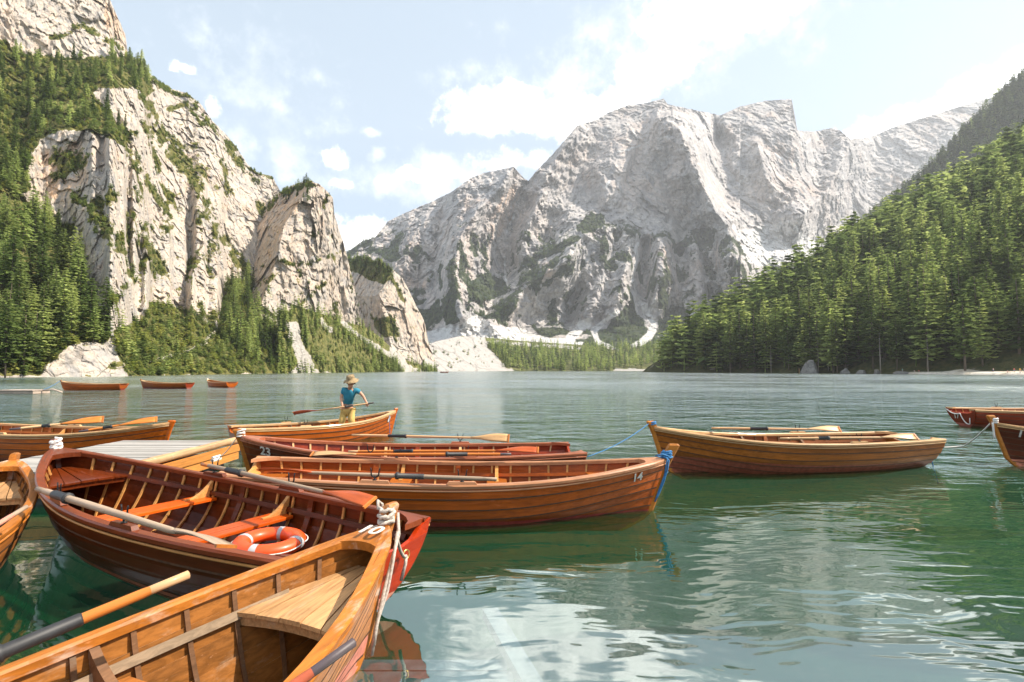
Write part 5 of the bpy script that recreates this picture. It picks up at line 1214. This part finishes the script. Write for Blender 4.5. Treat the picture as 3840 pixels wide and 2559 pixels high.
m = MB(); m.box((0, 0, 0), (.05, .22, .03)); m.tube([(0, -.11, .045), (0, .11, .045)], .016, 8); m.box((0, -.05, .025), (.03, .03, .04)); m.box((0, .05, .025), (.03, .03, .04)); o = m.build('cleat', WHITEP, dk); o.location = (at_z(806, 1726, .42).x + 6.42, at_z(806, 1726, .42).y - 8.7, .43)
rf = at_z(88, 1467, .2); RAFTM = plain('pale_raft_boards', (.46, .36, .29), .8, .15, 3)
raft = thing('raft', 'small pale plank raft beside the distant brown boat', 'raft', (rf.x, rf.y, 0))
for i in range(6):
    m = MB(); m.box((0, 0, 0), (2.9, .26, .05)); o = m.build('plank', RAFTM, raft); o.location = (0, -.72 + i * .28, .27)
m = MB(); m.box((0, 0, .13), (2.8, 1.5, .22)); m.build('float', RAFTM, raft)
m = MB(); m.tube([(1.5, 0, .25), (2.2, .1, .32), (2.9, .1, .1)], .06, 8); m.build('gangway', RAFTM, raft)
SUNK = plain('drowned_timber', (.20, .17, .23), .9, .3, 5)
sk = thing('sunken_staging', 'pale timber frame of a staging lying under the clear water', 'staging', (0, 2.6, -.35))
a_, b_ = at_z(1850, 2320, -.22), at_z(2010, 2600, -.22); d_ = b_ - a_
m = MB(); m.box((0, 0, 0), (.13, d_.length * 1.2, .08)); o = m.build('beam', SUNK, sk); o.location = (a_ + b_) / 2 - sk.location; o.rotation_euler = (0, 0, math.atan2(d_.y, d_.x) - math.pi / 2)
for i in range(6):
    m = MB(); m.box((0, 0, 0), (1.25, .135, .035)); o = m.build('plank', SUNK, sk); y = 3.12 + i * .15; o.location = Vector((a_.x + (y - a_.y) * d_.x / d_.y - .70, y, -.26)) - sk.location

# ------------------------------------------------------------ people
SKIN = plain('skin', (.50, .26, .16), .55, .08, 9); SHIRT = plain('blue_shirt', (.022, .19, .28), .85, .18, 7, 0, .004); TROUS = plain('tan_trousers', (.55, .37, .11), .85, .15, 6, 0, .006)
HAT = plain('camouflage_hat', (.27, .19, .10), .9, .45, 16); HAIR = plain('dark_hair', (.04, .025, .015), .7, .3, 40); DARKG = plain('dark_glass', (.012, .010, .009), .15)
def skin(name, verts, edges, rad, mats, parent, lev=2, root=0):
    me = bpy.data.meshes.new(name); me.from_pydata([tuple(v) for v in verts], edges, []); o = bpy.data.objects.new(name, me); COL.objects.link(o)
    md = o.modifiers.new('s', 'SKIN'); md.use_smooth_shade = True
    for i, s in enumerate(me.skin_vertices[0].data):
        r = rad[i]; s.radius = r if isinstance(r, tuple) else (r, r); s.use_root = (i == root)
    sb = o.modifiers.new('d', 'SUBSURF'); sb.levels = sb.render_levels = lev
    dg = bpy.context.evaluated_depsgraph_get(); out = bpy.data.meshes.new_from_object(o.evaluated_get(dg)); bpy.data.objects.remove(o)
    out.materials.clear(); out.name = name
    for p in out.polygons: p.use_smooth = True
    return mesh_obj(name, out, mats, parent)
MY = 14.25                                           # he stands this far out, in the orange boat
wp = lambda px, py, dy=0.0: at_y(px, py, MY + dy)
base = wp(1300, 1640); base.z = .02
man = thing('person', 'man in blue shirt, tan trousers and sun hat standing in a boat, holding an oar', 'person', base)
V = lambda px, py, dy=0.0: wp(px, py, dy) - base
pelvis = V(1303, 1531, .06); chest = V(1309, 1478, -.10); neck = V(1313, 1456, -.17); 
head0 = V(1315, 1446, -.22); head1 = V(1316, 1433, -.25)
shL, shR = V(1287, 1463, -.10), V(1340, 1463, -.10)
elL, elR = V(1279, 1496, -.14), V(1362, 1486, -.10)
haL, haR = V(1284, 1522, -.24), V(1375, 1511, -.20)
hipL, hipR = V(1294, 1536, .05), V(1315, 1536, .05)
knL, knR = V(1282, 1582, -.10), V(1318, 1582, -.05)
anL, anR = Vector((knL.x - .06, knL.y + .12, .09)), Vector((knR.x + .02, knR.y + .12, .09))
toL, toR = anL + Vector((-.03, -.17, -.05)), anR + Vector((.03, -.17, -.05))
vs = [pelvis, (pelvis + chest) / 2, chest, neck, head0, head1 + Vector((0, -.01, .0)), shL, elL, haL, shR, elR, haR, hipL, knL, anL, toL, hipR, knR, anR, toR]
ed = [(0, 1), (1, 2), (2, 3), (3, 4), (4, 5), (2, 6), (6, 7), (7, 8), (2, 9), (9, 10), (10, 11), (0, 12), (12, 13), (13, 14), (14, 15), (0, 16), (16, 17), (17, 18), (18, 19)]
ra = [(.125, .10), (.115, .09), (.135, .10), .052, .072, .085, .058, .040, .026, .058, .040, .026, .085, .060, .042, .035, .085, .060, .042, .035]
def hand(v0, axis, n, side, vs, ed, ra, at):
    """palm and five fingers that close round a shaft lying along axis"""
    axis = axis.normalized(); d = n.normalized(); b = axis.cross(d)
    palm = len(vs); vs.append(v0 + d * .045); ed.append((at, palm)); ra.append((.034, .018))
    for k, (o, L) in enumerate(((-.030, .030), (-.010, .034), (.011, .033), (.030, .027))):
        r = v0 + d * .065 + axis * o; i = len(vs)
        vs += [r, r + d * L + b * side * .012, r + d * (L + .006) + b * side * .040, r + d * (L - .022) + b * side * .056]
        ed += [(palm, i), (i, i + 1), (i + 1, i + 2), (i + 2, i + 3)]; ra += [.010, .0095, .009, .008]
    r = v0 + d * .025 + axis * -.034; i = len(vs)
    vs += [r, r + d * .03 - axis * .022 + b * side * .025, r + d * .05 - axis * .012 + b * side * .050]; ed += [(palm, i), (i, i + 1), (i + 1, i + 2)]; ra += [.013, .011, .009]
oh, ot = wp(1402, 1511, -.26), wp(1103, 1552, -.34)      # his oar
oax = (ot - oh).normalized()
hand(haL, oax, Vector((.15, -.25, -1)), 1, vs, ed, ra, 8); hand(haR, oax, Vector((.25, -.2, -1)), 1, vs, ed, ra, 11)
# nose, ears and chin grow out of the head
hd = head1; i = len(vs); vs += [hd + Vector((0, -.098, -.035)), hd + Vector((0, -.112, -.055))]; ed += [(5, i), (i, i + 1)]; ra += [.018, .014]
i = len(vs); vs += [head0 + Vector((0, -.075, -.05))]; ed += [(4, i)]; ra += [.036]
for sx in (-1, 1):
    i = len(vs); vs += [hd + Vector((sx * .088, .0, -.03))]; ed += [(5, i)]; ra += [(.014, .024)]
skin('body', vs, ed, ra, SKIN, man)
skin('shirt', [pelvis + Vector((0, 0, .035)), (pelvis + chest) / 2, chest, neck - Vector((0, -.01, .035)), shL, elL + (shL - elL) * .38, shR, elR + (shR - elR) * .42], [(0, 1), (1, 2), (2, 3), (2, 4), (4, 5), (2, 6), (6, 7)], [(.150, .122), (.138, .112), (.160, .125), .070, .082, .068, .082, .070], SHIRT, man)
skin('trousers', [pelvis + Vector((0, 0, -.02)), hipL + Vector((-.015, 0, -.05)), knL, anL + Vector((0, 0, .05)), hipR + Vector((.01, 0, -.05)), knR, anR + Vector((0, 0, .05))], [(0, 1), (1, 2), (2, 3), (0, 4), (4, 5), (5, 6)], [(.150, .125), .112, .092, .085, .112, .092, .085], TROUS, man)
m = MB(); prof = [(.020, .148), (.095, .140), (.108, .09), (.112, .045), (.118, .035), (.190, -.012), (.196, -.02), (.188, -.022), (.112, .020), (.10, .02)]
rings = [[Vector((r * math.cos(a) * 1.0, r * math.sin(a) * 1.08, z + (.014 * math.sin(3 * a + .6) + .012 * math.sin(5 * a)) * (1 if r > .15 else 0))) for r, z in prof] for a in [2 * math.pi * i / 26 for i in range(27)]]
m.sweep(rings, False, False, 0, True); m.face([i * len(prof) for i in range(26)])
hat = m.build('hat', HAT, man); hat.location = hd + Vector((.0, .0, .035)); hat.rotation_euler = (R(16), R(-5), 0)
m = MB(); m.tube([hd + Vector((.094 * math.sin(a), -.094 * math.cos(a) - .012, -.004)) for a in [-.9 + 1.8 * i / 8 for i in range(9)]], [.010, .022, .027, .024, .014, .024, .027, .022, .010], 8); m.build('sunglasses', DARKG, man)
m = MB(); m.tube([hd + Vector((.092 * math.sin(a), -.092 * math.cos(a) + .02, -.03)) for a in [1.3 + 3.7 * i / 10 for i in range(11)]], .028, 8); m.build('hair', HAIR, man)
oar('oar held by the man in the blue shirt, orange blade to his right', oh, ot, OARP, ORANGE, .7, (.26, .36), GRIP, .020, .60, 0, 1.35)
# small figures: on the beach and in the far rowing boat
def figure(label, pos, col, legs, seated=False, h=1.7, group=None, turn=0.0, bend=0.0):
    t = thing('person', label, 'person', pos, turn, group); s = h / 1.75
    q = (lambda x, y, z: Vector((x, y, z)) * s)
    if seated: hip, k1, a1 = q(0, 0, .12), (q(-.12, -.42, .45), q(.12, -.42, .42)), (q(-.14, -.75, .06), q(.14, -.72, .06))
    else: hip, k1, a1 = q(0, 0, .92), (q(-.10, -.03, .50), q(.10, .0, .50)), (q(-.11, .03, .07), q(.12, .05, .07))
    ch = hip + q(0, -bend * .4, .44 - bend * .12); hd_ = ch + q(0, -bend * .2 - .02, .30)
    el = (ch + q(-.26, -.06, -.22), ch + q(.26, -.06, -.22)); ha = (ch + q(-.24, -.22, -.42), ch + q(.24, -.22, -.42))
    v = [hip, ch, hd_ - q(0, 0, .14), hd_, ch + q(-.17, 0, .06), el[0], ha[0], ch + q(.17, 0, .06), el[1], ha[1], hip + q(-.09, 0, -.02), k1[0], a1[0], a1[0] + q(0, -.14, -.03), hip + q(.09, 0, -.02), k1[1], a1[1], a1[1] + q(0, -.14, -.03)]
    e = [(0, 1), (1, 2), (2, 3), (1, 4), (4, 5), (5, 6), (1, 7), (7, 8), (8, 9), (0, 10), (10, 11), (11, 12), (12, 13), (0, 14), (14, 15), (15, 16), (16, 17)]
    r = [.12, .13, .05, .10, .06, .042, .035, .06, .042, .035, .085, .06, .045, .04, .085, .06, .045, .04]
    skin('body', v, e, [x * s for x in r], SKIN, t, 1)
    skin('shirt', [hip, ch, ch + q(-.17, 0, .06), (ch + q(-.17, 0, .06) + el[0]) / 2, ch + q(.17, 0, .06), (ch + q(.17, 0, .06) + el[1]) / 2], [(0, 1), (1, 2), (2, 3), (1, 4), (4, 5)], [.145 * s, .155 * s, .08 * s, .065 * s, .08 * s, .065 * s], col, t, 1)
    skin('trousers', [hip, hip + q(-.09, 0, -.03), k1[0], hip + q(.09, 0, -.03), k1[1]], [(0, 1), (1, 2), (0, 3), (3, 4)], [.14 * s, .105 * s, .08 * s, .105 * s, .08 * s], legs, t, 1)
    m = MB(); m.tube([hd_ + q(0, .02, .02), hd_ + q(0, .015, .09), hd_ + q(0, .01, .115)], [.106 * s, .085 * s, .03 * s], 8); m.build('hair', HAIR, t)
    return t
CL = {k: plain('cloth_' + k, c, .85, .1) for k, c in dict(turquoise=(.03, .42, .42), white=(.75, .72, .68), red=(.55, .06, .05), yellow=(.72, .48, .03), navy=(.05, .07, .16), grey=(.35, .34, .36), pink=(.62, .34, .30), denim=(.12, .17, .28)).items()}
gz = lambda x, y: float(beach_z(x, y))
G_ = 'people resting on the beach of the right shore'
for px, Y, c, l, seat, lab in ((3382, 240, 'turquoise', 'grey', False, 'person in a turquoise top at the water end of the beach'), (3366, 242, 'white', 'denim', True, 'person in white sitting low at the tip of the beach'), (3426, 237, 'white', 'grey', True, 'person in white sitting behind the beach tip'), (3443, 234, 'red', 'navy', True, 'person in red sitting beside one in white'),
    (3722, 196, 'grey', 'navy', False, 'person in grey standing right of the lone beach pine'), (3640, 222, 'white', 'pink', True, 'person in white resting close beside the lone beach pine'), (3800, 186, 'red', 'denim', False, 'person in red standing among the group at the picture edge'), (3822, 186, 'yellow', 'pink', False, 'person in a yellow top at the picture edge'),
    (3775, 187, 'pink', 'white', True, 'person in pink sitting on the beach before the group'), (3822, 183, 'white', 'grey', True, 'person in white sitting below the yellow top'), (3836, 182, 'navy', 'navy', False, 'person in navy at the very edge of the picture')):
    x = (px - 1920) / FPX * Y; figure(lab, (x, Y, gz(x, Y)), CL[c], CL[l], seat, RNG.uniform(1.6, 1.8), G_, RNG.uniform(-.8, .8))
fb = B['fd']
figure('tiny person rowing in the far boat before the gravel fan', bw(fb, (-.2, 0, .38)), CL['navy'], CL['denim'], True, 1.7, None, -1.5); figure('tiny passenger in the stern of the far boat', bw(fb, (-1.9, 0, .38)), CL['grey'], CL['denim'], True, 1.7, None, 1.5)
for sd in (-1, 1): oar('tiny oar stretched over the water from the far boat, %s side' % ('near' if sd < 0 else 'far'), bw(fb, (.1, sd * .15, .75)), bw(fb, (.5, sd * 2.1, .1)), OARP, OARP, 0, (.3, .4), None, .025, group='oars of the far boat')

# ------------------------------------------------------------ boulders on the right shore
ROCKB = rock_mat('shore_boulder', (.27, .26, .24), (.16, .155, .15), (.4, .33, .26), (.05, .07, .02), (.1, .11, .04), 1.6, vauto=.25, vslope=(.75, .95))
def boulder(label, px, Y, w, h, seed, z=None):
    bm = bmesh.new(); bmesh.ops.create_icosphere(bm, subdivisions=4, radius=1)
    P = np.array([v.co[:] for v in bm.verts]); n = fbm(P * 1.1 + seed, 4, .5, True) * .22 + fbm(P * .7 + seed * 2, 2) * .4
    q = np.sign(P) * np.abs(P) ** .8
    rg = np.random.default_rng(int(seed * 10)); 
    for _ in range(9):
        pn = rg.normal(size=3); pn[2] = abs(pn[2]) * .8; pn /= np.linalg.norm(pn); dd = rg.uniform(.62, .85); ov = np.clip(q @ pn - dd, 0, None); q = q - ov[:, None] * pn
    n = n * .35
    for v, a, k in zip(bm.verts, q, n): v.co = Vector(a * (1 + k)) * 1.0; v.co.x *= w / 2; v.co.y *= w * .45; v.co.z = v.co.z * h * .75 + h * .25
    me = bpy.data.meshes.new('boulder'); bm.to_mesh(me); bm.free()
    for k in ('veg', 'scree', 'warm'): me.attributes.new(k, 'FLOAT', 'POINT')
    for p in me.polygons: p.use_smooth = True
    x = (px - 1920) / FPX * Y; o = mesh_obj('boulder', me, ROCKB); zz = z if z is not None else max(0, float(hill_z(np.array(x), np.array(Y)))); o.location = (x, Y, zz); o.rotation_euler = (0, 0, seed)
    return tag(o, label, 'boulder')
for lab, px, bk, w, h, sd in (('big pale grey boulder standing at the water below the right forest', 3034, -3, 11.5, 6.4, 1.3), ('small grey boulder just right of the big one under the trees', 3165, 0, 4.4, 2.6, 2.1), ('low flat boulder between the big boulder and the beach', 3226, -1, 4.5, 1.8, 3.4),
    ('light boulder under the trees near the beach tip', 3285, 0, 3.2, 1.9, 4.6), ('long grey slab at the tip of the beach', 3375, -1, 7.5, 1.2, 5.2)):
    q = shore_pt(px, bk); boulder(lab, px, q[1], w, h, sd, max(0, q[2]))
dt_ = MB(); dt_.tube([(0, 0, 0), (.1, 0, 1.2), (.05, 0, 2.6)], [.22, .17, .08], 7); o = dt_.build('dead_stump', PALE); o.location = (shore_pt(2995, -3)[0], shore_pt(2995, -3)[1], 0); tag(o, 'thin white dead stump in the water left of the big boulder', 'stump')
